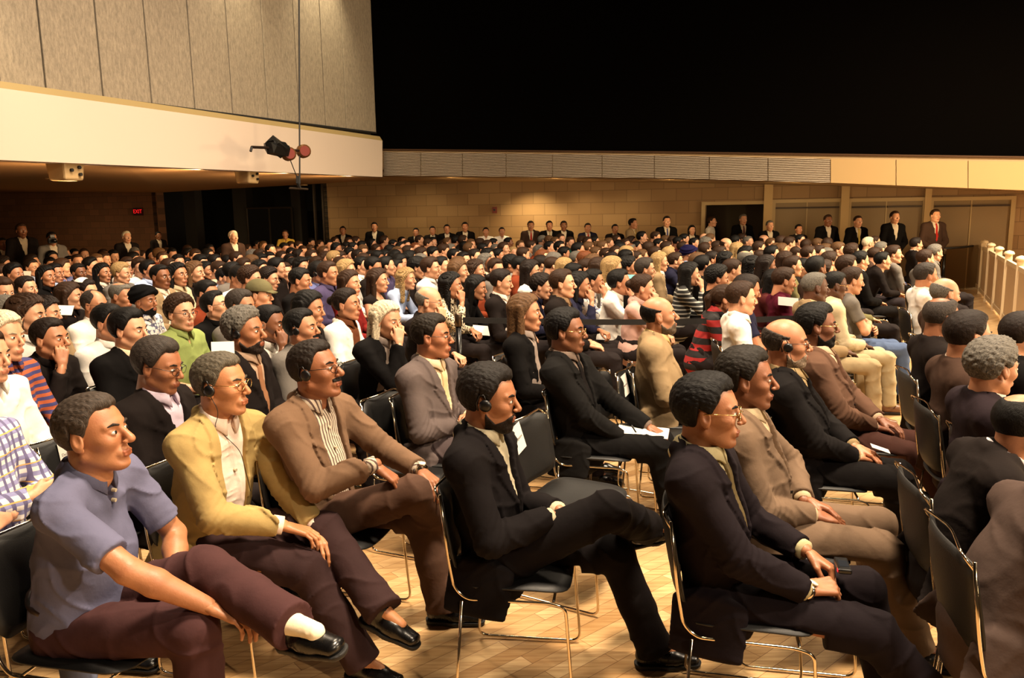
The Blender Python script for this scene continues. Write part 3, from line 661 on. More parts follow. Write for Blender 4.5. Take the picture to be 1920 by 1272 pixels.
    if tk in ('jacket', 'open'):
        sm = sp.get('shirt', (.85, .80, .74)); sm = cloth(sm, .7) if isinstance(sm, tuple) else sm
        inst('shirt', shared(K('sf', bel), 'shirt', lambda: shirt_front(J, hb * .8, bel), [sm]), [sm], root)
        if sp.get('tie'):
            t = cloth(sp['tie'], .5); inst('tie', shared(K('tie'), 'tie', lambda: tie_mesh(J, min(hb, .012)), [t]), [t], root)
        if lod == 'hero' and sp.get('cuffs', True): [cuffs(J, .038, q_).build('cuff', sm, root, True) for q_ in 'RL']
    if sp.get('legs') is not None:
        lm = cloth(sp['legs']); lod == 'hero' and not sp.get('nosock') and [MB().tube([J['A' + q_] - nrm(J['A' + q_] - J['K' + q_]) * .09, J['A' + q_] + nrm(J['A' + q_] - J['K' + q_]) * .02], [.041, .038], 12).build('sock', cloth((.06, .05, .05)), root, True) for q_ in 'RL']; inst('trousers', shared(K('legs'), 'trousers', lambda: trouser_mesh(J, hb, seed, J['P'][2] > .7, w_=.010 if lod == 'hero' else 0), [lm]), [lm], root)
        shm = plain('black shoe leather', (.035, .03, .03), .28) if not sp.get('shoe') else plain('shoe ' + sp['shoe'][0], sp['shoe'][1], .35); so = plain('shoe sole', (.05, .04, .035), .7)
        for s in 'RL':
            if s in sp.get('noshoe', ''): continue
            T = J.get('T' + s); T = (1, 0, 0) if T is None else T; dn = J.get('D' + s); dn = (0, 0, -1) if dn is None else dn
            kk = K('shoe', s)
            if kk not in HSH:
                u, g = shoe_mesh(J['A' + s], T, dn, min(hb * .6, .01)); HSH[kk] = [shared(kk + (i,), n, lambda q=q: q, [m_]) for i, (n, q, m_) in enumerate((('shoe', u, shm), ('sole', g, so)))]
            o = inst('shoe', HSH[kk][0], [shm], root); inst('sole', HSH[kk][1], [so], o)
    return root

# joints read from the photograph: (x, y, sideways offset) on planes parallel to the way the person faces
def limb(S, Wt, E, a, b):          # two-bone reach with the bend on the side of E
    v = Wt - S; L = np.linalg.norm(v); L2 = min(L, (a + b) * .985); L2 = max(L2, abs(a - b) * 1.1 + .02); u = v / L; Wt = S + u * L2
    c = (a * a + L2 * L2 - b * b) / (2 * L2); hgt = math.sqrt(max(a * a - c * c, 0)); p = E - S; p = p - u * (p @ u); p = nrm(p); return S + u * c + p * hgt, Wt
def solve_pose(h):
    yaw = math.radians(h['yaw']); l = A3(-math.sin(yaw), math.cos(yaw), 0); f = A3(math.cos(yaw), math.sin(yaw), 0); H = atz(*h['head']); W = {'H': H}
    for k, v in h['j'].items():
        pl = H + l * v[2]; r = ray(v[0], v[1]); W[k] = CAM + r * (((pl - CAM) @ l) / (r @ l))
    Pz = h.get('pz', .53); r = ray(*h['j']['P'][:2]) if 'P' in h['j'] else None
    P = W.get('P', H - f * .02); org = A3(P[0], P[1], 0)
    J = {k: A3((v - org) @ f, (v - org) @ l, v[2]) for k, v in W.items()}; J['P'] = A3(J['P'][0] if 'P' in J else 0, 0, Pz)
    if 'N' not in J: J['N'] = J['H'] + A3(-.035, 0, -.175)
    J['N'] = J['H'] + nrm(J['N'] - J['H']) * .160
    if 'SR' in J:
        m = (J['SR'] + J['SL']) / 2; d = (J['SL'] - J['SR']) / 2; d[2] *= .3; d[0] = np.clip(d[0], -.05, .05); d = nrm(d) * .183; m[1] = 0; m = J['N'] + A3(-.01, 0, -.06) * .5 + (m - J['N']) * .5
        m[2] = min(max(m[2], J['N'][2] - .075), J['N'][2] - .05); J['SR'] = m - d; J['SL'] = m + d
    else: J['SR'] = J['N'] + A3(-.01, -.183, -.06); J['SL'] = J['N'] + A3(-.01, .183, -.06)
    for s, q in (('R', -1), ('L', 1)):
        if 'E' + s not in J: J['E' + s] = J['S' + s] + A3(.1, q * .06, -.26)
        if 'W' + s not in J: J['W' + s] = J['P'] + A3(.24, q * .08, .13)
        J['E' + s], J['W' + s] = limb(J['S' + s], J['W' + s], J['E' + s], .295, .255)
        if 'K' + s not in J: J['K' + s] = J['P'] + A3(.45, q * .11, -.01)
        hp = J['P'] + A3(0, q * .085, -.01); K = J['K' + s]; kv = K - hp; J['K' + s] = K = hp + nrm(kv) * np.clip(np.linalg.norm(kv), .43, .50)
        if 'A' + s not in J: J['A' + s] = K + A3(.04, 0, -.42)
        A = J['A' + s]; A = K + nrm(A - K) * .42
        if s in h.get('plant', ''):
            dz = K[2] - .095; hv = A3(A[0] - K[0], A[1] - K[1], 0); R = math.sqrt(max(.42 ** 2 - dz ** 2, .0001)) if dz < .42 else .03; A = K + nrm(hv) * R; A[2] = .095
        J['A' + s] = A
    return org, yaw, J
# ------------------------------------------------------------------ the room
U = A3(math.sin(math.radians(19)), math.cos(math.radians(19)), 0); Vv = A3(math.cos(math.radians(19)), -math.sin(math.radians(19)), 0)
def S(o): o['kind'] = 'structure'; return o
def floor_mat():
    m, nt, b = nodes('maple floor boards'); b.inputs['Roughness'].default_value = .28; b.inputs['Specular IOR Level'].default_value = .4
    tc = N(nt, 'ShaderNodeTexCoord'); mp = N(nt, 'ShaderNodeMapping'); mp.inputs['Rotation'].default_value = (0, 0, math.radians(-40))
    nt.links.new(tc.outputs['Object'], mp.inputs[0])
    br = N(nt, 'ShaderNodeTexBrick'); br.inputs['Scale'].default_value = 1; br.inputs['Brick Width'].default_value = .75; br.inputs['Row Height'].default_value = .075
    br.inputs['Mortar Size'].default_value = .0012; br.offset = .37; br.inputs['Color1'].default_value = lin((.82, .70, .52)); br.inputs['Color2'].default_value = lin((.68, .54, .36)); br.inputs['Mortar'].default_value = lin((.42, .27, .15))
    nt.links.new(mp.outputs[0], br.inputs[0]); mp2 = N(nt, 'ShaderNodeMapping'); mp2.inputs['Rotation'].default_value = (0, 0, math.radians(-40)); mp2.inputs['Scale'].default_value = (3, 40, 1)
    nt.links.new(tc.outputs['Object'], mp2.inputs[0]); n = N(nt, 'ShaderNodeTexNoise'); n.inputs['Scale'].default_value = 1.5; n.inputs['Detail'].default_value = 6; nt.links.new(mp2.outputs[0], n.inputs[0])
    r = N(nt, 'ShaderNodeValToRGB'); r.color_ramp.elements[0].color = lin((.78, .70, .62)); r.color_ramp.elements[1].color = (1, 1, 1, 1); r.color_ramp.elements[0].position = .3; r.color_ramp.elements[1].position = .65; nt.links.new(n.outputs[0], r.inputs[0])
    mx = N(nt, 'ShaderNodeMix', data_type='RGBA', blend_type='MULTIPLY'); mx.inputs[0].default_value = .8; nt.links.new(br.outputs[0], mx.inputs[6]); nt.links.new(r.outputs[0], mx.inputs[7]); nt.links.new(mx.outputs[2], b.inputs['Base Color'])
    bump(nt, b, br.outputs['Fac'], -.2, .002); return m
def block_mat(name, c1, c2, w_, h_, rough=.8, rot=0):
    m, nt, b = nodes(name); b.inputs['Roughness'].default_value = rough; tc = N(nt, 'ShaderNodeTexCoord'); sx = N(nt, 'ShaderNodeSeparateXYZ'); nt.links.new(tc.outputs['Object'], sx.inputs[0]); cb = N(nt, 'ShaderNodeCombineXYZ')
    a = N(nt, 'ShaderNodeVectorMath', operation='DOT_PRODUCT'); a.inputs[1].default_value = tuple(Vv if rot == 0 else U); nt.links.new(tc.outputs['Object'], a.inputs[0])
    nt.links.new(a.outputs['Value'], cb.inputs[0]); nt.links.new(sx.outputs[2], cb.inputs[1])
    br = N(nt, 'ShaderNodeTexBrick'); br.inputs['Scale'].default_value = 1; br.inputs['Brick Width'].default_value = w_; br.inputs['Row Height'].default_value = h_; br.inputs['Mortar Size'].default_value = .006
    br.inputs['Color1'].default_value = lin(c1); br.inputs['Color2'].default_value = lin(c2); br.inputs['Mortar'].default_value = lin(np.array(c2) * .8); nt.links.new(cb.outputs[0], br.inputs[0])
    nt.links.new(br.outputs[0], b.inputs['Base Color']); n = N(nt, 'ShaderNodeTexNoise'); n.inputs['Scale'].default_value = 12; nt.links.new(tc.outputs['Object'], n.inputs[0]); bump(nt, b, n.outputs[0], .2, .01); return m
def woven(name, c, sc=120):
    m, nt, b = nodes(name); b.inputs['Roughness'].default_value = .8; tc = N(nt, 'ShaderNodeTexCoord'); mp = N(nt, 'ShaderNodeMapping'); mp.inputs['Scale'].default_value = (1, 1, .35); nt.links.new(tc.outputs['Object'], mp.inputs[0])
    n = N(nt, 'ShaderNodeTexNoise'); n.inputs['Scale'].default_value = sc * .22; n.inputs['Detail'].default_value = 8; n.inputs['Roughness'].default_value = .8; nt.links.new(mp.outputs[0], n.inputs[0])
    r = N(nt, 'ShaderNodeValToRGB'); r.color_ramp.elements[0].position = .35; r.color_ramp.elements[1].position = .68; r.color_ramp.elements[0].color = lin(np.array(c) * .80); r.color_ramp.elements[1].color = lin(np.array(c) * 1.12)
    nt.links.new(n.outputs[0], r.inputs[0]); nt.links.new(r.outputs[0], b.inputs['Base Color']); bump(nt, b, n.outputs[0], .3, .01); return m
PL = plain('painted plaster', (.78, .71, .64), .7, bmp=25)
STONE = block_mat('tan stone blocks', (.60, .48, .33), (.53, .41, .27), .62, .30)
BRICK = block_mat('brown brick', (.46, .30, .19), (.40, .26, .16), .40, .20)
S(MB().box((-34, -6, -.1), (30, 34, 0)).build('floor', floor_mat()))
# back wall: line along Vv through W0
W0 = A3(8.9, 18.0, 0)
def wall_at(px, py): return onplane(px, py, W0, U)
def wpt(px, off=0.0):                   # point on the back wall's foot for a picture column
    p = onplane(px, 500, W0 - U * off, U); return A3(p[0], p[1], 0)
def slab(a, b, z0, z1, th, back=U):     # upright slab between two floor points
    a = A3(a[0], a[1], 0); b = A3(b[0], b[1], 0); bk = back * th; return MB().hexa([a + A3(0, 0, z0), b + A3(0, 0, z0), b + bk + A3(0, 0, z0), a + bk + A3(0, 0, z0), a + A3(0, 0, z1), b + A3(0, 0, z1), b + bk + A3(0, 0, z1), a + bk + A3(0, 0, z1)])
xr = wpt(2200); doorL, doorR = wpt(1320), wpt(1428)
zt_door = wall_at(1372, 384)[2]; ztop = 3.4
wb = MB()
for a, b, z0, z1 in ((wpt(612), doorL, 0, ztop), (doorL, doorR, zt_door, ztop), (doorR, xr, 0, ztop)): q = slab(a, b, z0, z1, .3); wb.add(q.V, q.F)
S(wb.build('wall_back', STONE))
S(slab(wpt(-900), wpt(305), 0, ztop, .3).build('wall_back_left', BRICK))
DK = plain('dark lobby cladding', (.035, .03, .028), .5); GR = plain('dark grey wall finish', (.16, .14, .12), .6)
S(slab(wpt(300) + U * 2.6, wpt(620) + U * 2.6, 0, ztop, .2).build('wall_lobby', DK))
S(slab(wpt(303), wpt(303) + U * 2.8, 0, ztop, .15, -Vv).build('wall_lobby_left', DK)); S(slab(wpt(612), wpt(612) + U * 2.8, 0, ztop, .15, Vv).build('wall_lobby_right', DK))
S(slab(doorL - Vv * .3 + U * 1.6, doorR + Vv * .3 + U * 1.6, 0, zt_door + .2, .2).build('wall_corridor', plain('corridor wall', (.30, .24, .15), .7)))
for i, (x0, x1) in enumerate(((345, 375), (445, 470), (553, 570))):
    S(slab(wpt(x0, -1.2), wpt(x1, -1.2), 0, ztop - .1, .35).build('trim_%d' % (i + 1), GR))
for i, x in enumerate((595, 611)): S(slab(wpt(x - 1.5, .05), wpt(x + 1.5, .05), 0, ztop - .1, .08).build('trim_%d' % (i + 4), plain('metal door post', (.30, .26, .22), .4, .6)))
e = empty('glass_door', wpt(500, -1.0), 0, 'dark glazed double door with a thin metal frame in the unlit lobby', 'door'); ex = np.array(e.location)
fm = MB(); a, b = wpt(470, -1.0) - ex, wpt(553, -1.0) - ex; mid = (a + b) / 2
for p in (a, mid, b): fm.tube([p, p + A3(0, 0, 2.15)], .03, 4)
fm.tube([a + A3(0, 0, 2.15), b + A3(0, 0, 2.15)], .03, 4); fm.build('door_frame', plain('metal door post', (.30, .26, .22), .4, .6), e)
for p, q in ((a, mid), (mid, b)): slab(p + Vv * .03, q - Vv * .03, .02, 2.12, .02).build('door_panel', plain('dark door glass', (.02, .02, .02), .08), e)
# doors on the right of the back wall
DM = plain('tan door paint', (.50, .41, .27), .55, bmp=30); FR = plain('pale door casing', (.66, .56, .38), .5)
def double_door(n, x0, x1, ytop, open_=False):
    z = wall_at((x0 + x1) / 2, ytop)[2]; a, b = wpt(x0, .04), wpt(x1, .04); d = S(MB().add(slab(a, b, 0, z, .05).V, slab(a, b, 0, z, .05).F).build('door_%d' % n, DM)) if not open_ else None
    fr = MB()
    for p, q, z0, z1 in ((a - Vv * .09, a, 0, z + .08), (b, b + Vv * .09, 0, z + .08), (a, b, z, z + .08)): s_ = slab(p - U * .04, q - U * .04, z0, z1, .1); fr.add(s_.V, s_.F)
    o = fr.build('door_frame', FR, d)
    if not d: o.name = 'trim_door'; S(o); return
    m = (a + b) / 2; s_ = slab(m - Vv * .012 - U * .012, m + Vv * .012 - U * .012, 0, z, .02); MB().add(s_.V, s_.F).build('door_seam', FR, d)
    for p in ((a + m) / 2, (m + b) / 2):
        c = slab(p - Vv * .35 - U * .07, p + Vv * .35 - U * .07, z - .14, z - .10, .05); MB().add(c.V, c.F).build('door_closer', plain('dark closer metal', (.22, .16, .10), .5, .4), d)
double_door(1, 1320, 1428, 384, True)
double_door(2, 1450, 1568, 380); double_door(3, 1590, 1722, 378); double_door(4, 1742, 1885, 376)
for i, (x0, x1) in enumerate(((1428, 1444), (1571, 1586), (1726, 1738))):
    s_ = slab(wpt(x0, .12), wpt(x1, .12), 0, ztop, .12); S(MB().add(s_.V, s_.F).build('trim_%d' % (i + 6), plain('cream wall pier', (.72, .60, .40), .6)))
# balcony along the back
fb = W0 - U * 3.4
BL = [onplane(x, y, fb, U) for x, y in ((690, 329), (717, 329.5), (1240, 334), (1560, 343), (1920, 357), (2300, 371))]
BT = [onplane(x, y, fb, U) for x, y in ((690, 281), (717, 282), (1240, 287), (1560, 291), (1920, 296), (2300, 300))]
m = MB(); n = len(BL); V = BL + BT + [p + U * .25 for p in BL] + [p + U * .25 for p in BT]
Fq = [q for i in range(n - 1) for q in ((i, i + 1, n + i + 1, n + i), (n + i, n + i + 1, 3 * n + i + 1, 3 * n + i), (2 * n + i + 1, 2 * n + i, 3 * n + i, 3 * n + i + 1), (i + 1, i, 2 * n + i, 2 * n + i + 1))] + [(n - 1, 3 * n - 1, 4 * n - 1, 2 * n - 1), (0, n, 3 * n, 2 * n)]
m.add(V, Fq); S(m.build('wall_balcony_back', plain('balcony fascia paint', (.60, .50, .36), .6)))
# corrugated metal panels on its face
def ribbed():
    m_, nt, b = nodes('ribbed metal panel'); b.inputs['Base Color'].default_value = lin((.60, .54, .46)); b.inputs['Metallic'].default_value = .25; b.inputs['Roughness'].default_value = .38
    tc = N(nt, 'ShaderNodeTexCoord'); wv = N(nt, 'ShaderNodeTexWave'); wv.bands_direction = 'Z'; wv.inputs['Scale'].default_value = 9; wv.inputs['Distortion'].default_value = .5; nt.links.new(tc.outputs['Object'], wv.inputs[0]); bump(nt, b, wv.outputs[0], .8, .02)
    r = N(nt, 'ShaderNodeValToRGB'); r.color_ramp.elements[0].color = lin((.48, .42, .35)); r.color_ramp.elements[1].color = lin((.72, .66, .58)); nt.links.new(wv.outputs[0], r.inputs[0]); nt.links.new(r.outputs[0], b.inputs['Base Color']); return m_
RB = ribbed(); PB = plain('tan fascia panel', (.66, .54, .36), .5)
xs = [719, 789, 867, 949, 1036, 1129, 1227, 1330, 1440, 1557, 1680, 1815, 1960, 2120]
fb2 = fb - U * .03
def edge(x, top):
    P = ((690, 329), (717, 329.5), (1240, 334), (1560, 343), (1920, 357), (2300, 371)) if not top else ((690, 284), (717, 285), (1240, 291.5), (1560, 298), (1920, 303), (2300, 308))
    return onplane(x, np.interp(x, [p[0] for p in P], [p[1] for p in P]), fb2, U)
for i in range(len(xs) - 1):
    a0, a1, b0, b1 = edge(xs[i] + .8, 0), edge(xs[i + 1] - .8, 0), edge(xs[i] + .8, 1), edge(xs[i + 1] - .8, 1); bk = U * .03
    MB().hexa([a0, a1, a1 + bk, a0 + bk, b0, b1, b1 + bk, b0 + bk]).build('trim_fascia_panel_%d' % (i + 1), RB if i < 9 else PB)
for o in list(COL.objects):
    if o.name.startswith('trim_fascia'): S(o)
# soffit under the back balcony and the black backdrop above it
sb = MB(); w1 = [A3(*(onplane(x, 300, W0, U)[:2]), 0) for x in (690, 717, 1240, 1560, 1920, 2300)]
for p, q in zip(w1, BL): p[2] = q[2] + .02
V = BL + w1 + [v + A3(0, 0, .1) for v in BL] + [v + A3(0, 0, .1) for v in w1]; n = 6
sb.add([v + A3(0, 0, .01) for v in V], [q for i in range(n - 1) for q in ((i, n + i, n + i + 1, i + 1), (2 * n + i, 2 * n + i + 1, 3 * n + i + 1, 3 * n + i))]); S(sb.build('ceiling_under_balcony', plain('soffit paint', (.62, .50, .34), .6)))
a, b = onplane(640, 280, fb + U * .6, U), onplane(2300, 280, fb + U * .6, U); bb_ = [p + U * .5 for p in BT]; lo2 = [p - A3(0, 0, .12) for p in bb_]; hi2_ = [A3(p[0], p[1], 14) for p in bb_]; n = len(bb_); s_ = MB().add(lo2 + hi2_ + [p + U * .2 for p in lo2] + [p + U * .2 for p in hi2_], [q for i in range(n - 1) for q in ((i, i + 1, n + i + 1, n + i), (2 * n + i + 1, 2 * n + i, 3 * n + i, 3 * n + i + 1), (i + 1, i, 2 * n + i, 2 * n + i + 1))]); S(MB().add(s_.V, s_.F).build('wall_upper_back', plain('black backdrop', (.022, .018, .015), .9, bmp=4)))
m = MB(); n = 6; m.tube([onplane(x, np.interp(x, [690, 1240, 1560, 1920, 2300], [280.5, 285.5, 290, 295, 299]), fb - U * .02, U) for x in (690, 1000, 1240, 1560, 1920, 2300)], .02, 6); S(m.build('trim_balcony_edge', plain('bronze edge strip', (.32, .22, .14), .5, .5)))
# side balcony
A0 = A3(*onplane(717, 332, fb - U * .35, U)); 
def side(px, py, off=0): return onplane(px, py, A0 - Vv * off, Vv)
pts = [(717, 332, 264), (0, 300, 165), (-700, 245, 45)]
lo_ = [side(x, y) for x, y, _ in pts]; hi_ = [side(x, y) for x, _, y in pts]; bk = -Vv * .3
V = lo_ + hi_ + [p + bk for p in lo_] + [p + bk for p in hi_]; n = 3
Fq = [q for i in range(n - 1) for q in ((i + 1, i, n + i, n + i + 1), (n + i + 1, n + i, 3 * n + i, 3 * n + i + 1), (i, i + 1, 2 * n + i + 1, 2 * n + i))] + [(0, 2 * n, 3 * n, n)]
S(MB().add(V, Fq).build('wall_balcony_left', PL))
hi2 = [side(x, y, .02) for x, y in ((712, 256), (0, 152), (-700, 30))]; mt = MB(); V = hi_ + hi2 + [p + bk for p in hi_] + [p + bk for p in hi2]; mt.add(V, Fq); S(mt.build('trim_balcony_cap', plain('olive cap', (.60, .52, .34), .6)))
# soffit of the side balcony
z1, z0 = lo_[0], lo_[2]; far = [wall_at(785, 333), wall_at(612, 345), wall_at(305, 362), wall_at(-200, 360), wall_at(-900, 362)]
ins_ = [lo_[0] - Vv * .05, (lo_[0] * .6 + lo_[1] * .4) - Vv * .05, (lo_[0] * .2 + lo_[1] * .8) - Vv * .05, lo_[1] - Vv * .05, lo_[2] - Vv * .05]
sv = [v + A3(0, 0, .015) for v in ins_ + far]; n = 5
so_ = MB().add(sv + [v + A3(0, 0, .15) for v in sv], [q for i in range(n - 1) for q in ((i, i + 1, n + i + 1, n + i), (2 * n + i + 1, 2 * n + i, 3 * n + i, 3 * n + i + 1))]); S(so_.build('ceiling_left_soffit', plain('soffit brown paint', (.66, .50, .34), .6)))
s_ = slab(far[-1] , A3(far[-1][0] - 6, lo_[2][1] - 3, 0), 0, 3.4, .3, -Vv); S(MB().add(s_.V, s_.F).build('wall_left', BRICK))
# tall panelled wall above it
off = .25; WP = woven('woven acoustic panel', (.56, .51, .43))
seamb = [-330, -140, 0, 87, 194, 285, 366, 437, 503, 562, 611, 650, 706]
def cap_y(x): return np.interp(x, [-700, 0, 705], [28, 158, 248])
base = [side(x, cap_y(x), off) for x in seamb]
k = 0
for i in range(len(base) - 1):
    a, b = base[i].copy(), base[i + 1].copy(); g = nrm(b - a) * .014; a, b = a + g, b - g; a2, b2 = a.copy(), b.copy(); a2[2] = b2[2] = 9.5; bk = -Vv * .12; k += 1
    mat = WP; S(MB().hexa([a, b, b + bk, a + bk, a2, b2, b2 + bk, a2 + bk]).build('wall_panel_%d' % k, mat, bevel=.008))
a, b = base[0] - Vv * .15, base[-1] - Vv * .15; s_ = slab(a, b, 3.35, 9.5, .1, -Vv); S(MB().add(s_.V, s_.F).build('wall_panel_backing', plain('dark panel joint', (.12, .09, .07), .8)))
S(MB().tube([side(x, cap_y(x) + 1.5, off - .06) for x in (-700, 0, 350, 705)], .022, 6).build('trim_panel_foot', plain('black shadow strip', (.03, .025, .02), .7)))  # black tube stands in for the shade in the gap below the panels
s_ = slab(base[-1] - Vv * .1, base[-1] - Vv * .1 + U * 3.0, 3.4, 9.5, .15, -Vv); S(MB().add(s_.V, s_.F).build('wall_panel_end', plain('black backdrop', (.022, .018, .015), .9)))
S(MB().box((-34, -6, 11.5), (30, 34, 11.7)).build('ceiling', plain('dark ceiling', (.06, .05, .04), .9)))

# unseen fill strips added behind the balcony edges to brighten the soffits
for i in range(4):
    t = (i + .5) / 4; a = ins_[0] * (1 - t) + ins_[3] * t - Vv * .12 - A3(0, 0, .10); area('cove_lamp', a, a - Vv * 3 + A3(0, 0, .35), .12, 70, (1, .66, .32), 170, 2.0)
for i in range(5):
    t = (i + .5) / 5; a = BL[1] * (1 - t) + BL[4] * t + U * .95 - A3(0, 0, .06); area('cove_lamp', a, a + U * 3 - A3(0, 0, .10), .12, 18, (1, .70, .36), 170, 2.0)

for x_, e_ in ((600, 420), (430, 160), (-120, 160)):
    p = side(x_, 14, off); spot('wall_grazer', p + Vv * .9 + A3(0, 0, 1.5), p - A3(0, 0, .6), e_, (1, .84, .56), 75, .9, .08)
# ------------------------------------------------------------------ furniture
CHROME = plain('chrome', (.86, .80, .70), .12, 1); BLK = plain('black chair upholstery', (.028, .024, .024), .55, bmp=220); TAN = plain('tan floor box', (.6, .5, .3), .6); PAPER = plain('paper', (.86, .84, .80), .7)
def shell_pad(W, Hh, curve, th, r, nx=10, nz=10, lean=0):
    """rounded, slightly dished pad in the y-z plane"""
    V = []; Fc = []
    for s in (0, 1):
        for i in range(nz + 1):
            for j in range(nx + 1):
                u = j / nx * 2 - 1; v = i / nz * 2 - 1
                # rounded-rectangle mapping
                k = 5; d = (abs(u) ** k + abs(v) ** k) ** (1 / k); mxx = max(abs(u), abs(v), 1e-6); q = mxx / max(d, 1e-6)
                y, z = u * W / 2 * q, v * Hh / 2 * q; e = 1 - max(abs(u), abs(v)) ** 6
                V.append((curve * (1 - u * u) * -1 + (th / 2 * e + .003) * (1 if s else -1) + lean * z, y, z))
    n = (nx + 1) * (nz + 1)
    for s in (0, 1):
        for i in range(nz):
            for j in range(nx):
                a = s * n + i * (nx + 1) + j; q = (a, a + 1, a + nx + 2, a + nx + 1); Fc.append(q if s else q[::-1])
    ring = [j for j in range(nx + 1)] + [i * (nx + 1) + nx for i in range(1, nz + 1)] + [nz * (nx + 1) + j for j in range(nx - 1, -1, -1)] + [i * (nx + 1) for i in range(nz - 1, 0, -1)]
    for a, b in zip(ring, ring[1:] + ring[:1]): Fc.append((a, b, b + n, a + n))
    return V, Fc
CH = {}
def chair_parts():
    if CH: return CH
    V, Fc = shell_pad(.45, .44, 0, .030, .05); V = [(-z if 0 else z, y, -.0 + .455 - x + .020 * (abs(y) / .22) ** 2 - .018 * max(z - .1, 0) * 4) for x, y, z in V]
    CH['seat'] = mk('seat', V, [f[::-1] for f in Fc], BLK).data
    V, Fc = shell_pad(.43, .33, .035, .026, .05); c, s_ = math.cos(.17), math.sin(.17); V = [(-.235 + x * c - z * s_, y, .675 + z * c + x * s_ * 0) for x, y, z in V]
    CH['backrest'] = mk('backrest', V, Fc, BLK).data
    m = MB()
    def sidef(y): return fillet([(-.262, y * .96, .83), (-.238, y, .60), (-.215, y * 1.02, .47), (-.17, y * 1.05, .430), (.15, y * 1.05, .430), (.205, y * 1.1, .42), (.235, y * 1.14, .012), (-.215, y * 1.14, .012), (-.185, y * 1.07, .425)], .045)
    m.tube(sidef(.215), .0062, 7); CH['side_frame'] = m.build('side_frame', CHROME, None, True).data
    m = MB().tube([(.16, -.22, .432), (.16, .22, .432)], .006, 6); CH['stretcher'] = m.build('stretcher', CHROME, None, True).data
    m = MB().tube(fillet([(-.255, -.206, .795), (-.292, -.185, .845), (-.262, 0, .850), (-.292, .185, .845), (-.255, .206, .795)], .05), .005, 6); CH['top_rail'] = m.build('top_rail', CHROME, None, True).data
    for o in list(COL.objects):
        if o.data in CH.values(): bpy.data.objects.remove(o)
    return CH
def chair(x, y, yaw, label, group='black stacking chairs', sc=1.0):
    c = chair_parts(); e = empty('stacking_chair', (x, y, 0), yaw, label, 'chair', group)
    for nme in ('seat', 'backrest', 'side_frame', 'side_frame', 'stretcher', 'stretcher', 'top_rail'):
        o = bpy.data.objects.new(nme, c[nme]); COL.objects.link(o); o.parent = e
        if nme == 'side_frame' and not e.get('_s'): e['_s'] = 1; o.scale = (1, -1, 1)
        if nme == 'stretcher':
            if e.get('_t'): o.location = (-.30, 0, -.004)
            e['_t'] = 1
    for k in ('_s', '_t'):
        if k in e: del e[k]
    return e
def local(e, p): return np.array(rotz(e.rotation_euler[2])) @ np.array(p, float) + np.array(e.location)
def text(s, size, mat, parent, M, name='lettering'):
    cu = bpy.data.curves.new(name, 'FONT'); cu.body = s; cu.size = size; cu.align_x = 'CENTER'; cu.align_y = 'CENTER'; cu.extrude = .0004
    o = bpy.data.objects.new(name, cu); COL.objects.link(o); me = bpy.data.meshes.new_from_object(o); bpy.data.objects.remove(o)
    o = bpy.data.objects.new(name, me); COL.objects.link(o); me.materials.clear(); me.materials.append(mat); o.parent = parent; o.matrix_local = M; return o
INK = plain('grey print', (.25, .22, .22), .7)
def sign(ch, y, z, label, tilt=.0, word='Delegation'):
    p = local(ch, (-.235 + (-.035 * (1 - (y / .215) ** 2) + .0185) - (z - .675) * .17, y, z)); e = empty('paper_sign', p, ch.rotation_euler[2], label, 'sign', 'paper signs on the chair backs')
    R = Matrix.Rotation(.17, 4, 'Y').inverted() @ Matrix.Rotation(tilt, 4, 'X')
    o = MB().box((-.0006, -.052, -.07), (.0006, .052, .07)).build('sheet', PAPER, e); o.matrix_local = R
    text(word, .019, INK, e, R @ Matrix.Translation((.0008, 0, 0)) @ Matrix(((0, 0, 1, 0), (1, 0, 0, 0), (0, 1, 0, 0), (0, 0, 0, 1))))
    return e
# empty chairs: (picture x,y of the middle of the back, height of that point, yaw, label, sign)
def empty_chair(px, py, yaw, label, sg=None):
    yr = math.radians(yaw); p = atz(px, py, .69); b = rotz(yr) @ A3(-.25, 0, 0); c = chair(p[0] - b[0], p[1] - b[1], yr, label)
    if sg: sign(c, sg[0], sg[1], sg[2], sg[3] if len(sg) > 3 else 0)
    return c
EC = [(95, 890, -24, 'empty black chair with a slanted paper sign, behind the blue polo shirt man', (.11, .76, 'paper sign half hidden behind the head of the blue polo shirt man')),
      (8, 925, -14, 'empty black chair at the left edge with a dark folder on its seat', None),
      (994, 838, -30, 'empty black chair with a tilted white sign beside the bearded man in black', (-.11, .76, 'tilted white sign on the chair beside the bearded man in black', .25)),
      (1183, 735, -30, 'empty black chair with a white sign in front of the tan suited bald man', (-.09, .75, 'white sign on the chair behind the notepad, near the tan suited bald man', .15)),
      (1122, 745, -30, 'empty black chair between the signed chair and the man writing notes', None),
      (722, 790, -24, 'empty black chair with a sign corner, between brown and grey suited men', (.15, .75, 'small white sign edge on the chair left of the grey suited man')),
      (952, 700, -24, 'empty black chair in front of the leopard print dress', None),
      (350, 712, -16, 'empty grey black chair right behind the grey haired man in a black suit', None)]
ECO = [empty_chair(*a) for a in EC]
c = ECO[1]; p = local(c, (.02, -.0, .478)); MB().box((-.15, -.115, 0), (.15, .115, .022), Matrix.Rotation(.12, 4, 'Z')).build('folder', plain('black folder vinyl', (.04, .035, .035), .3), None, bevel=.006, loc=p)
o = bpy.data.objects['folder']; o.rotation_euler = (0, 0, c.rotation_euler[2]); tag(o, 'black leather folder lying on the empty chair seat at the left edge', 'folder')
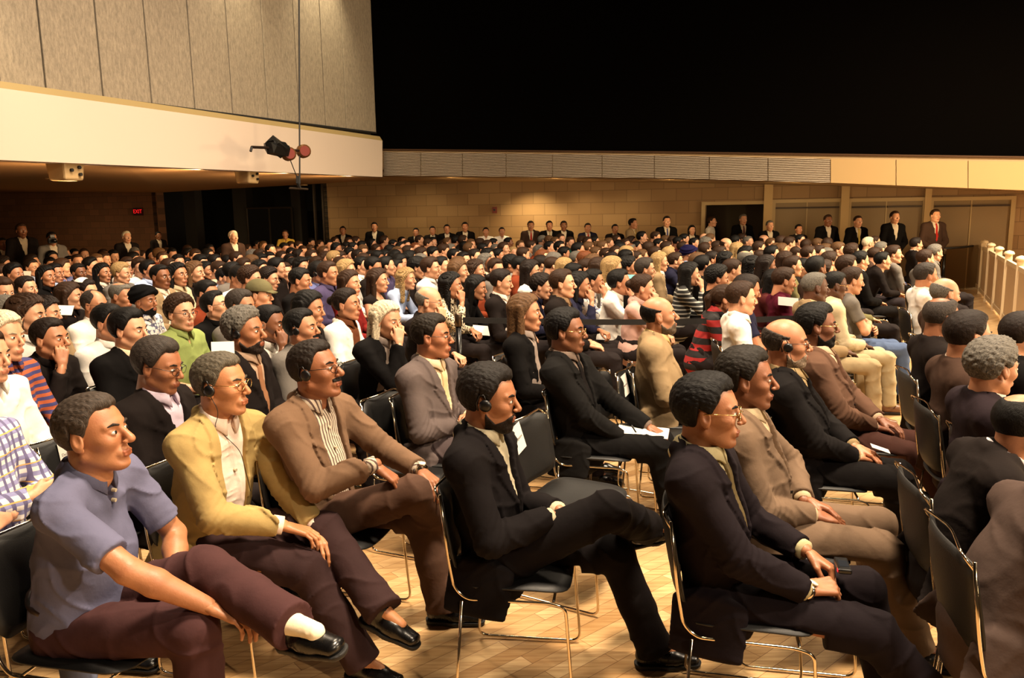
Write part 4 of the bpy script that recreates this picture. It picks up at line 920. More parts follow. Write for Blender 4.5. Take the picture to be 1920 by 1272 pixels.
# belt barrier
BL_ = plain('black belt webbing', (.035, .028, .028), .7); POST = plain('black post enamel', (.05, .045, .045), .25, .3)
def stanchion(p, label):
    e = empty('stanchion', p, 0, label, 'stanchion'); MB().lathe([(.17, 0), (.17, .012), (.15, .03), (.03, .045)], n=24).build('base', POST, e, True)
    MB().lathe([(.028, .03), (.028, .88)], n=18).build('post', POST, e, True); MB().lathe([(.033, .88), (.033, .985), (.028, .995)], n=18).build('belt_head', plain('brushed post head', (.35, .30, .25), .3, .8), e, True); return e
sp0 = atz(859, 590, .985); P0_ = A3(sp0[0], sp0[1], 0); stanchion(P0_, 'black belt barrier post standing right behind the grey suited man')
sp1 = atz(1548, 592, .95); P1_ = A3(sp1[0], sp1[1], 0)
a, b = P0_ + A3(.04, 0, 0), P1_; m = MB(); k = 14; V = []
for i in range(k + 1):
    t = i / k; q = a + (b - a) * t; z = .935 - .03 * math.sin(math.pi * t); n_ = nrm(np.cross(b - a, (0, 0, 1))) * .0012
    V += [q + n_ + A3(0, 0, z - .025), q + n_ + A3(0, 0, z + .025), q - n_ + A3(0, 0, z + .025), q - n_ + A3(0, 0, z - .025)]
Fq = [(i * 4 + j, i * 4 + (j + 1) % 4, i * 4 + 4 + (j + 1) % 4, i * 4 + 4 + j) for i in range(k) for j in range(4)] + [(3, 2, 1, 0), (4 * k, 4 * k + 1, 4 * k + 2, 4 * k + 3)]
o = MB().add(V, Fq).build('barrier_belt', BL_); tag(o, 'black retractable belt stretched across the audience at chest height', 'belt')
stanchion(P1_, 'black belt barrier post mostly hidden at the right end of the belt')
# white railing of the platform on the right
RW = plain('cream rail paint', (.86, .78, .64), .45); RPan = plain('cream rail panel', (.80, .70, .56), .5)
r0 = atz(1835, 449, 1.10); r0 = A3(r0[0], r0[1], 0)
r1 = atz(1920, 488, 1.10); r1 = r0 + (A3(r1[0], r1[1], 0) - r0) * 1.35
e = empty('white_railing', r0, 0, 'cream white solid panel railing with capped posts along the right aisle', 'railing'); d = r1 - r0; L = np.linalg.norm(d); d = d / L; nn = np.cross(d, (0, 0, 1))
npost = 7
for i in range(npost + 1):
    q = d * L * i / npost
    m = MB().tube([q, q + A3(0, 0, 1.08)], .062, 4); m.build('post', RW, e); MB().lathe([(.075, 1.08), (.08, 1.10), (.06, 1.13), (.0, 1.15)], tuple(q), 14).build('post_cap', RW, e, True)
    if i < npost:
        q2 = d * L * (i + 1) / npost; s_ = slab(q + d * .06, q2 - d * .06, .14, .93, .02, nn); MB().add(s_.V, s_.F).build('panel', RPan, e)
        s_ = slab(q + d * .05 - nn * .015, q2 - d * .05 - nn * .015, .93, 1.00, .05, nn); MB().add(s_.V, s_.F).build('top_rail', RW, e); s_ = slab(q + d * .05 - nn * .015, q2 - d * .05 - nn * .015, .06, .14, .05, nn); MB().add(s_.V, s_.F).build('bottom_rail', RW, e)
e = empty('baluster_railing', r0 + A3(.15, .3, 0), 0, 'cream balustrade with thin upright bars behind the solid white railing', 'railing')
dd = Vv; MB().hexa(np.array(slab(dd * 0, dd * 5, 1.02, 1.09, .06).V)[[0, 1, 2, 3, 4, 5, 6, 7]]).build('top_rail', RW, e); s_ = slab(dd * 0, dd * 5, .10, .16, .06); MB().add(s_.V, s_.F).build('bottom_rail', RW, e)
for i in range(34): q = dd * (.08 + .145 * i) + U * .03; MB().tube([q + A3(0, 0, .14), q + A3(0, 0, 1.03)], .02, 4).build('baluster', RW, e)
a = atz(1772, 466, 1.0); b_ = r0 + A3(0, 0, .98); o = MB().tube([A3(a[0], a[1], 1.0), (A3(a[0], a[1], 1.0) + b_) / 2 - A3(0, 0, .02), b_ + A3(.12, 0, 0)], .022, 6).build('barrier_rope', BL_, None, True); tag(o, 'black rope running from the standing men to the corner of the white railing', 'rope')
p = A3(a[0], a[1], 0); stanchion(p, 'black rope post standing by the man with a red tie near the railing')
# ceiling and fascia fittings
def face_box(px, py, w_, h_, th, name, label, cat, mat, p0, n, grp=None):
    c = onplane(px, py, p0, n); e = empty(name, c, 0, label, cat, grp); return e, c
SPK = plain('pale speaker housing', (.72, .60, .42), .5); HOLE = plain('dark hole', (.06, .05, .04), .6)
for px, py, sc_, lab in ((122, 318, 1.0, 'pale square fitting with dark round openings on the soffit edge, the larger nearer one'), (463, 331, .95, 'pale square fitting with dark round openings on the soffit edge, below the pole lamps')):
    c = side(px, py - 8, .25); e = empty('ceiling_fitting', c, 0, lab, 'light fitting', 'square fittings under the side balcony')
    hs_ = .17 * sc_; ax_u, ax_v = nrm(U), nrm(Vv)
    P = [ax_u * a_ + ax_v * b__ + A3(0, 0, z_) for z_, f_ in ((-.20, .85), (.10, 1)) for a_, b__ in ((-hs_ * f_, -hs_ * f_), (hs_ * f_, -hs_ * f_), (hs_ * f_, hs_ * f_), (-hs_ * f_, hs_ * f_))]
    MB().hexa(P).build('housing', SPK, e, bevel=.03)
    for a_, z_ in ((-.06, -.07), (.06, -.03), (.07, -.12)): q = ax_v * hs_ * .93 + ax_u * a_ + A3(0, 0, z_); MB().tube([q, q + ax_v * .03], .022, 10).build('opening', HOLE, e)
EX = plain('lit exit red', (.95, .10, .12), .5, emit=1.1); c = onplane(258, 397, W0 - U * .06, U)
e = empty('exit_sign', c, 0, 'glowing red EXIT sign on the dark brick wall at left', 'sign'); s_ = slab(-Vv * .17, Vv * .17, -.12, .12, .06); MB().add(s_.V, s_.F).build('housing', plain('exit sign housing', (.2, .03, .03), .4), e)
B = Matrix(((Vv[0], 0, -U[0], -U[0] * .004), (Vv[1], 0, -U[1], -U[1] * .004), (0, 1, 0, 0), (0, 0, 0, 1))); text('EXIT', .17, EX, e, B)
c = onplane(927, 394, W0 - U * .04, U); e = empty('fire_alarm', c, 0, 'small dark red alarm box on the stone wall above the white shirted pair', 'alarm'); s_ = slab(-Vv * .06, Vv * .06, -.08, .08, .05); MB().add(s_.V, s_.F).build('housing', plain('alarm red', (.42, .08, .05), .4), e); MB().lathe([(.03, 0), (.03, .02)], tuple(-U * .0), 12, Matrix.Rotation(math.pi / 2, 4, 'X')).build('button', HOLE, e)
for px, py in ((95, 322), (300, 328), (385, 333), (215, 345), (570, 338), (1055, 330), (1127, 331), (905, 329), (1405, 341)):
    z = lo_[0][2] if px < 700 else 2.9; p = side(px, py - 4, 1.5) if px < 700 else None
    if px >= 700: q = onplane(px, py, fb + U * .6, U); p = q; p[2] = np.interp(px, [717, 1240, 1560, 1920], [v[2] for v in BL[1:5]]) + .015
    else: p = atz(px, py + 10, 2.72); p[2] = np.interp(p[1], [lo_[1][1], lo_[0][1]], [lo_[1][2], lo_[0][2]]) + .0
    e = empty('downlight', p, 0, 'small round downlight in the %s balcony soffit, %s' % (('side', 'back')[px >= 700], {95: 'outermost by the left edge', 300: 'between the square fittings, left one', 385: 'closest to the second square fitting', 215: 'deep in the left part', 570: 'beside the hanging pole', 1055: 'above the two black suits', 1127: 'above the navy suit with a red tie', 905: 'above the white shirted pair', 1405: 'above the open doorway'}[px]), 'light fitting', 'recessed downlights in the soffits')
    MB().lathe([(.085, 0), (.10, -.006), (.10, .02)], n=16).build('trim_ring', SPK, e, True); MB().lathe([(.0, .004), (.07, .006), (.07, .01)], n=14).build('lens', plain('downlight lens', (1, .8, .5), .4, emit=.8), e, True)
# hanging pole with stage lamps
c = side(561, 300, -.9); e = empty('stage_lamp_pole', A3(c[0], c[1], 0), 0, 'thin hanging pole carrying two red tipped lamps and a black projector head', 'stage lamps')
zz = lambda y: side(561, y, -.9)[2]; g = lambda x, y: side(x, y, -.9) - A3(c[0], c[1], 0)
MB().tube([g(560, -160), g(562, 345)], .014, 8).build('pole', HOLE, e); MB().tube([g(472, 276), g(500, 277), g(535, 281), g(565, 283)], .022, 8).build('cross_arm', plain('dark bronze', (.14, .09, .06), .5, .4), e)
MB().tube([g(472, 276), g(470, 284)], .02, 8).build('arm_end', HOLE, e)
DL = plain('lamp black', (.05, .055, .05), .4)
MB().tube([g(506, 268), g(507, 276), g(532, 281), g(533, 274)], [.10, .12, .13, .10], 6).build('lamp_head', DL, e); MB().tube([g(509, 268), g(529, 283)], .14, 4).build('lamp_body', DL, e, bevel=.01)
RL = plain('red lamp lens', (.42, .12, .08), .3); TB = plain('tarnished brass', (.45, .30, .16), .4, .5); toward = -U * .6 + Vv * .75
for x, y in ((540, 289), (568, 284)):
    q = g(x, y); MB().tube([q - toward * .18, q - toward * .02, q + toward * .10], [.07, .115, .11], 16).build('lamp_can', TB, e, True); MB().tube([q + toward * .10, q + toward * .115], .085, 16).build('lens', RL, e)
MB().tube([g(546, 293), g(545, 302), g(550, 315), g(556, 330)], .008, 6).build('cable', HOLE, e)
MB().tube([g(543, 353), g(577, 355)], .016, 6).build('foot_bar', plain('brushed post head', (.35, .30, .25), .3, .8), e); MB().tube([g(558, 330), g(558, 343), g(562, 352)], .03, 6).build('clamp', HOLE, e)
# ------------------------------------------------------------------ the front rows, posed joint by joint
RGT = ((.8, .5, -.25), (.2, .1, 1)); LFT = ((.8, -.5, -.25), (.2, -.1, 1))
HERO = [
 dict(label='grey haired man in a blue polo shirt, legs crossed, white sock showing', pos='m1', yaw=-12, head=(177, 815, 1.17), plant='R',
  j=dict(N=(155, 895, 0), SR=(118, 935, -.19), SL=(252, 862, .19), ER=(215, 1065, -.22), EL=(308, 985, .24), WR=(385, 1135, -.10), WL=(330, 1090, .08), P=(150, 1120, 0), KR=(446, 1180, -.10), AR=(600, 1345, -.10), KL=(410, 1062, .04), AL=(560, 1180, -.14)),
  hd=dict(R=((.9, .15, -.35), (.3, .1, 1)), L=((.8, -.4, -.5), (.3, 0, 1))), TL=(.75, -.25, .12), DL=(.25, .1, -1),
  sp=dict(kind='man_big', hair='short', hc=(.27, .23, .20), skin=(.66, .45, .31), yaw=8, pitch=-6, top='polo', tc=(.36, .36, .45), nosock=1, legs=(.25, .16, .16), belly=.035)),
 dict(label='man in a tan yellow blazer with glasses and a wired headset, legs crossed', pos='m2', yaw=-14, head=(415, 722, 1.18), plant='R',
  j=dict(N=(398, 800, 0), SR=(355, 850, -.19), SL=(488, 825, .19), ER=(395, 985, -.24), EL=(520, 915, .24), WR=(525, 985, -.10), WL=(590, 985, .03), P=(400, 1020, 0), KR=(600, 1075, -.10), AR=(645, 1225, -.10), KL=(618, 995, .06), AL=(702, 1125, -.08)),
  hd=dict(R=((.9, .3, -.3), (.2, .1, 1)), L=((.7, -.5, -.4), (.2, 0, 1))), TL=(.85, -.1, -.25), DL=(-.3, 0, -1),
  sp=dict(kind='man', hair='short', hc=(.36, .33, .28), skin=(.72, .50, .34), yaw=4, top='open', tc=(.62, .53, .34), shirt=(.86, .78, .72), legs=(.20, .14, .14), glasses='gold', headset='R', belly=.01)),
 dict(label='moustached man in a brown suit and striped shirt, hands on crossed knee', pos='m3', yaw=-14, head=(592, 695, 1.19), plant='L',
  j=dict(N=(575, 770, 0), SR=(535, 800, -.19), SL=(648, 775, .19), ER=(570, 905, -.25), EL=(712, 835, .25), WR=(700, 872, -.08), WL=(785, 880, .12), P=(600, 960, 0), KR=(775, 925, -.02), AR=(850, 1010, .25), KL=(790, 970, .10), AL=(830, 1115, .10)),
  hd=dict(R=((.75, .25, -.62), (.7, .1, .7)), L=((.8, -.5, -.3), (.3, 0, 1))), TR=(.6, .6, -.2),
  sp=dict(kind='man_big', hair='short', hc=(.14, .11, .09), skin=(.56, .36, .24), yaw=0, pitch=-8, top='open', tc=(.40, .31, .24), shirt='fine stripes', legs=(.30, .22, .18), glasses='black', headset='R', beard='mous', belly=.02)),
 dict(label='bearded man in a black suit on the chrome chair, ankle over knee', pos='m4', yaw=-8, head=(918, 748, 1.15), plant='L',
  j=dict(N=(895, 815, 0), SR=(880, 865, -.19), SL=(945, 850, .19), ER=(915, 985, -.23), EL=(985, 960, .22), WR=(1030, 972, -.10), WL=(1045, 958, .04), P=(930, 1050, 0), KR=(1140, 958, -.08), AR=(1203, 985, .22), KL=(1155, 1040, .10), AL=(1162, 1190, .10)),
  hd=dict(R=((.8, .45, -.1), (.2, .1, 1)), L=((.6, -.7, -.1), (.2, 0, 1))), TR=(.85, .5, .05), DR=(-.1, .45, -1),
  sp=dict(kind='man', hair='full', hc=(.10, .08, .07), skin=(.60, .40, .27), yaw=-2, pitch=6, top='jacket', tc=(.065, .052, .055), shirt=(.66, .62, .52), legs=(.065, .052, .055), headset='R', beard='full', bc=(.13, .095, .075), tail=True)),
 dict(label='black haired man in a dark navy suit with gold glasses, holding a phone', pos='m5', yaw=-14, head=(1328, 773, 1.16), plant='L',
  j=dict(N=(1305, 845, 0), SR=(1300, 895, -.19), SL=(1375, 885, .19), ER=(1345, 1075, -.22), EL=(1440, 1010, .24), WR=(1505, 1105, -.12), WL=(1505, 1030, .08), P=(1350, 1130, 0), KR=(1640, 1190, -.12), AR=(1800, 1370, -.12), KL=(1670, 1110, .12), AL=(1770, 1260, .12)),
  hd=dict(R=((.8, .35, .0), (.3, -.3, 1)), L=((.75, -.4, -.35), (.35, .2, 1))), curl=dict(R='grip', L='grip'),
  sp=dict(kind='man', hair='full', hc=(.05, .04, .04), skin=(.60, .40, .27), yaw=-4, top='jacket', tc=(.09, .068, .08), shirt=(.66, .62, .48), tie=(.35, .30, .2), legs=(.09, .068, .08), glasses='gold')),
 dict(label='man in a greyish brown suit, hands folded, beside the gold glasses man', pos='m6', yaw=-12, head=(1400, 712, 1.16), plant='RL',
  j=dict(N=(1385, 780, 0), SR=(1375, 830, -.19), SL=(1440, 820, .19), ER=(1420, 965, -.22), EL=(1500, 900, .24), WR=(1518, 965, -.06), WL=(1505, 935, .05), P=(1440, 1000, 0), KR=(1625, 1030, -.10), AR=(1700, 1185, -.10), KL=(1645, 985, .10), AL=(1735, 1135, .10)),
  hd=dict(R=((.9, .25, -.2), (.2, -.2, 1)), L=((.8, -.35, -.2), (.2, .2, 1))),
  sp=dict(kind='man_slim', hair='full', hc=(.13, .11, .09), skin=(.52, .33, .22), yaw=-6, top='jacket', tc=(.38, .31, .25), shirt=(.70, .62, .50), legs=(.38, .31, .25))),
 dict(label='bald man with white beard, headset and black suit, paper in his hands', pos='m7', yaw=-14, head=(1474, 645, 1.17), plant='RL',
  j=dict(N=(1468, 705, 0), SR=(1458, 745, -.19), SL=(1520, 740, .19), ER=(1515, 855, -.24), EL=(1570, 820, .25), WR=(1600, 857, -.06), WL=(1598, 835, .05), P=(1500, 895, 0), KR=(1680, 905, -.12), AR=(1750, 1030, -.12), KL=(1690, 890, .10), AL=(1770, 1000, .10)),
  hd=dict(R=RGT, L=LFT),
  sp=dict(kind='old', hair='bald', hc='dg', skin=(.70, .48, .35), yaw=-2, top='jacket', tc=(.07, .06, .06), shirt=(.55, .47, .34), legs=(.06, .05, .05), headset='R', glasses='black', beard='full', bc=(.62, .54, .46), belly=.03)),
 dict(label='dark bearded man with gold glasses and brown suit beyond the white bearded man', pos='m8', yaw=-16, head=(1532, 612, 1.17), plant='RL',
  j=dict(N=(1525, 668, 0), SR=(1530, 700, -.19), SL=(1570, 690, .19), ER=(1575, 785, -.22), EL=(1610, 760, .24), WR=(1635, 800, -.06), WL=(1645, 785, .05), P=(1575, 800, 0), KR=(1690, 850, -.12), AR=(1740, 950, -.12), KL=(1700, 830, .10), AL=(1750, 900, .10)),
  hd=dict(R=RGT, L=LFT),
  sp=dict(kind='man', hair='full', hc='bk', skin=(.46, .29, .20), yaw=0, top='jacket', tc=(.33, .24, .19), shirt=(.7, .6, .5), legs=(.24, .15, .13), glasses='gold', beard='full')),
 dict(label='black haired man in a black suit writing on a white notepad on his knee', pos='pad', yaw=-14, head=(1062, 622, 1.17), plant='RL',
  j=dict(N=(1050, 680, 0), SR=(1040, 715, -.19), SL=(1110, 705, .19), ER=(1065, 820, -.24), EL=(1140, 800, .25), WR=(1170, 828, -.07), WL=(1215, 800, .10), P=(1090, 850, 0), KR=(1235, 845, -.08), AR=(1290, 960, -.08), KL=(1240, 830, .12), AL=(1290, 940, .12)),
  hd=dict(R=((.8, .45, -.3), (.3, -.3, 1)), L=((.7, -.6, -.2), (.2, 0, 1))), curl=dict(R='grip', L='relaxed'),
  sp=dict(kind='man', hair='full', hc=(.05, .04, .04), skin=(.52, .34, .23), yaw=-4, top='jacket', tc=(.065, .06, .058), shirt=(.42, .36, .32), legs=(.05, .045, .045), tie=(.08, .07, .07), glasses='gold')),
 dict(label='brown haired man in a grey suit, arms folded, in front of the barrier post', pos='grey', yaw=-12, head=(810, 632, 1.17), plant='RL',
  j=dict(N=(800, 685, 0), SR=(765, 712, -.19), SL=(838, 700, .19), ER=(785, 815, -.25), EL=(870, 790, .22), WR=(852, 797, -.02), WL=(880, 780, .05), P=(815, 850, 0), KR=(940, 850, -.10), AR=(970, 950, -.10), KL=(960, 835, .10), AL=(990, 930, .10)),
  hd=dict(R=((.6, .8, -.1), (.4, .1, 1)), L=((.2, -.9, 0), (.6, 0, .7))),
  sp=dict(kind='man', hair='short', hc=(.13, .10, .07), skin=(.66, .43, .30), yaw=4, top='jacket', tc=(.33, .29, .28), shirt=(.78, .70, .58), tie=(.75, .66, .5), legs=(.28, .24, .24), glasses='black', belly=.01)),
]
# middle rows: x y | body yaw, head yaw, pitch | hair, colour, skin | top, colour | pose | extras | label
T_ = dict(white=(.84, .82, .79), cream=(.74, .68, .56), black=(.045, .038, .038), grey=(.38, .36, .34), navy=(.11, .11, .18), brown=(.22, .16, .13), tan=(.52, .44, .33), green=(.50, .55, .32), blue=(.34, .36, .52), lightblue=(.62, .68, .80), maroon=(.26, .10, .10), red=(.40, .10, .09), pink=(.72, .58, .54), purple=(.25, .22, .33), dark=(.09, .07, .065), olive=(.38, .36, .24), magenta=(.28, .07, .13), orange=(.55, .33, .18), peach=(.84, .66, .50), rust=(.42, .18, .10), yellow=(.80, .66, .28), teal=(.12, .32, .28))
MID = [
 (243, 620, -14, 4, 4, 'man full bk l', 'jacket black', 'lap', dict(tie=(.80, .20, .12), shirt=(.84, .76, .64)), 'young black haired man in a black suit with a red tie'),
 (298, 687, -14, 6, 12, 'man full dg t', 'jacket dark', 'lap', dict(glasses='black', shirt=(.72, .66, .72)), 'man in glasses and dark suit looking down behind the tan blazer'),
 (95, 637, -14, 4, 0, 'man_big short db m', 'shirt dark', 'chin', dict(), 'man in a black shirt resting his chin on his hand'),
 (340, 588, -20, -12, 0, 'man curly br l', 'polo green', 'lap', dict(glasses='black'), 'curly haired man with glasses in a bright green shirt'),
 (404, 575, -12, 6, -10, 'man short bk l', 'shirt black', 'lap', dict(glasses='black'), 'short haired man in glasses and black shirt gazing upward'),
 (460, 622, -14, 2, 0, 'man_big curly gy t', 'jacket dark', 'lap', dict(shirt=(.6, .5, .42), tie=(.5, .35, .25), headset='R', beard='full', bc=(.18, .14, .12)), 'grey curly haired man in a dark suit with an earpiece'),
 (505, 608, -14, 6, 6, 'man buzz bk d', 'shirt white', 'chin', dict(beard='mous'), 'dark skinned man in a white shirt with a hand under his chin'),
 (566, 617, -14, 4, -2, 'man short bk m', 'jacket grey', 'lap', dict(beard='mous', headset='R', shirt=(.7, .6, .5)), 'moustached black haired man with an earpiece behind the brown suit'),
 (580, 580, -14, 4, 6, 'woman bob bk m', 'shirt dark', 'lap', dict(), 'woman with black hair looking down, left of the white jacket'),
 (650, 572, -14, 2, 0, 'woman bun db m', 'open white', 'lap', dict(shirt=(.35, .2, .12)), 'woman with dark tied hair in an open white jacket'),
 (725, 602, -22, -8, 6, 'woman bob wh l', 'open black', 'chin', dict(shirt=(.5, .45, .42)), 'woman with white blonde hair in black resting on her hand'),
 (805, 567, -12, 6, 6, 'old bald gy l', 'shirt dark', 'chin', dict(glasses='black'), 'bald man with glasses behind the grey suited man, hand to face'),
 (846, 537, -14, 6, 0, 'woman wavy bk m', 'shirt leopard', 'chin', dict(), 'dark haired woman in a leopard print dress, fist to her chin'),
 (893, 540, -14, 2, 10, 'woman long bk m', 'shirt black', 'lean', dict(), 'long black haired woman in black leaning forward'),
 (940, 530, -14, 4, 8, 'woman bun db l', 'open dark', 'lap', dict(shirt=(.85, .80, .75)), 'woman with pinned up hair, dark cardigan and white neckline'),
 (985, 588, -12, 2, 0, 'woman long lb m', 'open black', 'lap', dict(shirt=(.5, .45, .42)), 'woman with long light brown hair in a black jacket'),
 (1015, 538, -12, 2, 10, 'man curly db l', 'shirt navy', 'lean', dict(), 'man with curly dark hair looking down beside the bow tie shirt'),
 (1055, 533, -14, 2, 0, 'man short br l', 'open dark', 'lap', dict(shirt=(.5, .4, .3)), 'short haired man in a dark cardigan, sleepy upright pose'),
 (1086, 536, -12, 2, 4, 'woman bob bk m', 'shirt navy', 'chin', dict(), 'black haired woman raising a hand to her face behind the belt'),
 (1113, 528, -14, 6, 6, 'man short bk m', 'shirt white print', 'chin', dict(), 'man in a white printed shirt, hand covering his face'),
 (1162, 531, -10, 2, 0, 'man full bk m', 'polo white', 'chin', dict(), 'black haired young man in a white shirt with fist at his chin'),
 (1205, 541, -10, 2, 4, 'woman bun br l', 'shirt pink', 'chin', dict(), 'woman with brown pinned hair and pale pink top behind the belt'),
 (1236, 593, -8, 2, -6, 'old bald bk m', 'jacket tan', 'lap', dict(beard='full', bc=(.40, .34, .28), shirt=(.74, .64, .44), tie=(.7, .58, .3), belly=.03), 'bald bearded man in a light tan suit'),
 (1358, 562, -8, 2, 4, 'woman pony br m', 'polo red and black stripes', 'lean', dict(), 'ponytailed woman in a red and black striped shirt'),
 (1400, 545, -4, 6, 12, 'man short db t', 'tee navy', 'crossed', dict(), 'man in a navy tee shirt with folded arms and bowed head'),
 (1452, 530, -6, 2, 8, 'woman long bk d', 'shirt maroon', 'lean', dict(), 'dark haired woman in maroon hunched over her notes'),
 (1390, 560, -6, 2, 4, 'man short br l', 'shirt white', 'lap', dict(noh=1), 'person in a white shirt half hidden behind the striped shirt'),
 (1528, 540, -6, 6, 2, 'old buzz gy k', 'open tan', 'lap', dict(shirt=(.72, .66, .5), legs=(.60, .53, .41), shoe=('tan', (.42, .28, .18)), tie=(.25, .2, .25)), 'grey haired dark skinned man in a cream tan suit'),
 (1565, 536, -4, 2, 8, 'man buzz bk k', 'open cream', 'lap', dict(glasses='gold', shirt=(.8, .72, .6), legs=(.66, .60, .48), shoe=('tan', (.42, .28, .18))), 'brown skinned man with gold glasses in a cream suit'),
 (1597, 527, -4, 2, 8, 'man short br l', 'tee grey', 'crossed', dict(legs=(.30, .36, .48)), 'man with folded arms in a pale grey shirt and jeans'),
 (178, 573, -14, 4, 4, 'man_slim receding dg m', 'shirt white', 'lap', dict(glasses='black', tie=(.4, .4, .48)), 'balding man with glasses in a white shirt and grey tie'),
 (205, 607, -14, 4, 4, 'man short bk m', 'shirt white', 'lap', dict(), 'person in a bright white shirt just behind the red tie man'),
 (272, 566, -14, 0, 0, 'man turban bk t', 'shirt white print', 'lap', dict(beard='full', hatc=(.03, .03, .035)), 'bearded man in a big black turban and a white print shirt'),
 (227, 556, -14, 10, 10, 'man thin gy m', 'shirt dark', 'lap', dict(), 'person with ruffled grey brown hair in front of the blond boy'),
 (163, 548, -14, 10, 6, 'man kippah wh l', 'shirt grey', 'lap', dict(under='short'), 'man wearing a white skullcap'),
 (130, 556, -14, 30, 6, 'woman long br l', 'shirt dark', 'lap', dict(), 'long brown haired woman with a pale clip, seen from behind'),
 (52, 592, -14, 20, 6, 'woman wavy br l', 'shirt white', 'lap', dict(), 'wavy brown haired woman in white at the far left'),
 (86, 588, -14, 20, 6, 'woman wavy db l', 'shirt tan', 'lap', dict(), 'brown haired woman in tan next to the wavy haired one'),
 (12, 590, -14, 4, 4, 'old short gy l', 'shirt peach', 'lap', dict(), 'grey haired person in a peach shirt at the left edge'),
 (6, 632, -14, 4, 4, 'woman bob wh l', 'shirt orange and blue stripes', 'lap', dict(), 'person in an orange and blue striped knit at the left edge'),
 (-25, 668, -14, 4, 4, 'man short br l', 'shirt white', 'lap', dict(), 'person in a plain white shirt cut by the left edge above the plaid'),
 (-60, 745, -14, 4, 4, 'man short br l', 'shirt plaid', 'crossed', dict(legs=(.4, .42, .5)), 'person in a plaid shirt cut by the left edge'),
 (50, 542, -14, 4, 2, 'man short db l', 'shirt grey', 'lap', dict(), 'dark haired man in a grey shirt below the raised sheet of paper'),
 (88, 519, -14, -4, 2, 'woman long bk m', 'shirt black', 'lap', dict(), 'long black haired woman in a black V neck'),
 (60, 503, -14, 0, 2, 'man short db l', 'shirt lightblue', 'lap', dict(glasses='black'), 'man with glasses holding up a white sheet at the left'),
 (104, 513, -14, 4, 4, 'man short bk m', 'shirt lightblue', 'lap', dict(), 'man in a light blue shirt beside the black V neck woman'),
 (148, 512, -14, -6, 4, 'man short bk d', 'jacket dark', 'lap', dict(tie=(.1, .1, .1)), 'dark suited man with black tie and white collar at left'),
 (193, 513, -14, -4, 0, 'woman long bk m', 'open black', 'lap', dict(), 'smiling woman with black hair and white blouse under black'),
 (228, 513, -14, 12, 8, 'man full bl l', 'shirt grey', 'lap', dict(), 'blond haired youth in a pale grey shirt looking down'),
 (280, 508, -14, 4, 2, 'man full bk m', 'shirt lightblue', 'lap', dict(glasses='black'), 'black haired man with glasses in a pale blue shirt'),
 (301, 520, -14, -6, 2, 'man buzz bk d', 'open tan', 'lap', dict(), 'dark skinned man in a tan vest and white shirt'),
 (334, 516, -14, -8, 0, 'woman long bk m', 'shirt cream', 'lap', dict(), 'black haired woman in a cream top facing us'),
 (366, 512, -14, 4, 2, 'woman long lb l', 'shirt dark', 'lap', dict(), 'woman with straight dark blonde hair and black top'),
 (386, 508, -14, 2, 4, 'woman bob bk m', 'shirt black', 'lap', dict(), 'black haired person in black next to the dark blonde woman'),
 (388, 552, -14, 6, 8, 'man buzz bk m', 'shirt rust', 'lap', dict(), 'man in a rust red shirt behind the green shirt'),
 (421, 522, -14, 4, 12, 'man short bk l', 'shirt lightblue', 'lean', dict(), 'man in a light blue shirt with his head bowed low'),
 (470, 524, -14, 12, 6, 'man curly br l', 'shirt pink', 'lap', dict(), 'curly brown haired person in pale pink'),
 (505, 524, -14, 4, 8, 'man curly db l', 'shirt dark', 'lean', dict(), 'curly dark haired man looking down near the olive cap'),
 (488, 554, -14, 4, 4, 'man cap br l', 'shirt peach', 'crossed', dict(under='buzz', hatc=(.36, .34, .24)), 'person wearing an olive baseball cap'),
 (452, 575, -14, 6, 6, 'man short dg m', 'jacket grey', 'lap', dict(), 'short grey haired man below the olive cap'),
 (550, 500, -14, 2, 0, 'man short bk m', 'shirt maroon', 'lap', dict(), 'short haired man in a maroon shirt'),
 (563, 527, -14, 14, 10, 'man short bk m', 'tee black', 'lap', dict(), 'person in a black tee shirt seen from behind'),
 (598, 513, -14, 2, 2, 'man full bk m', 'shirt blue', 'lap', dict(headset='R'), 'dark haired man with a headset in a violet blue shirt'),
 (616, 514, -14, 2, 2, 'man short br m', 'shirt purple', 'lap', dict(), 'man in a purple shirt beside the headset man'),
 (627, 487, -14, 14, 8, 'man full bl l', 'shirt grey', 'lap', dict(), 'person with a blond bowl haircut'),
 (650, 508, -14, 4, 4, 'woman long bl l', 'shirt white', 'lap', dict(), 'woman with long blonde hair in white beside the bowl haircut'),
 (656, 532, -14, -4, 2, 'woman long br l', 'shirt red', 'lap', dict(), 'brown haired woman in dark red above the white jacket'),
 (678, 500, -14, 4, 0, 'man short bk l', 'shirt white', 'lap', dict(glasses='black'), 'man with glasses and white shirt above the long brown hair'),
 (709, 527, -14, 4, 2, 'woman long br l', 'sleeveless dark', 'lap', dict(), 'woman with long brown hair in a dark sleeveless dress'),
 (762, 524, -14, 2, 2, 'woman wavy bl l', 'shirt lightblue', 'lean', dict(), 'wavy blonde haired woman in a light blue blouse'),
 (808, 504, -14, 4, 2, 'man full br l', 'shirt white', 'lap', dict(), 'brown haired man in a crisp white shirt above the bald head'),
 (828, 500, -14, 4, 2, 'man short bk l', 'shirt white', 'lap', dict(), 'man in white beside the crisp white shirt man'),
 (860, 510, -14, 2, 2, 'woman long lb l', 'shirt dark', 'lap', dict(), 'light brown haired woman above the leopard print dress'),
 (892, 508, -14, 0, 2, 'woman wavy br l', 'shirt rust', 'lap', dict(), 'woman with curly brown hair above the leaning black haired one'),
 (852, 482, -14, 4, 2, 'man short bk m', 'shirt purple', 'lap', dict(), 'man with a purple hooded top'),
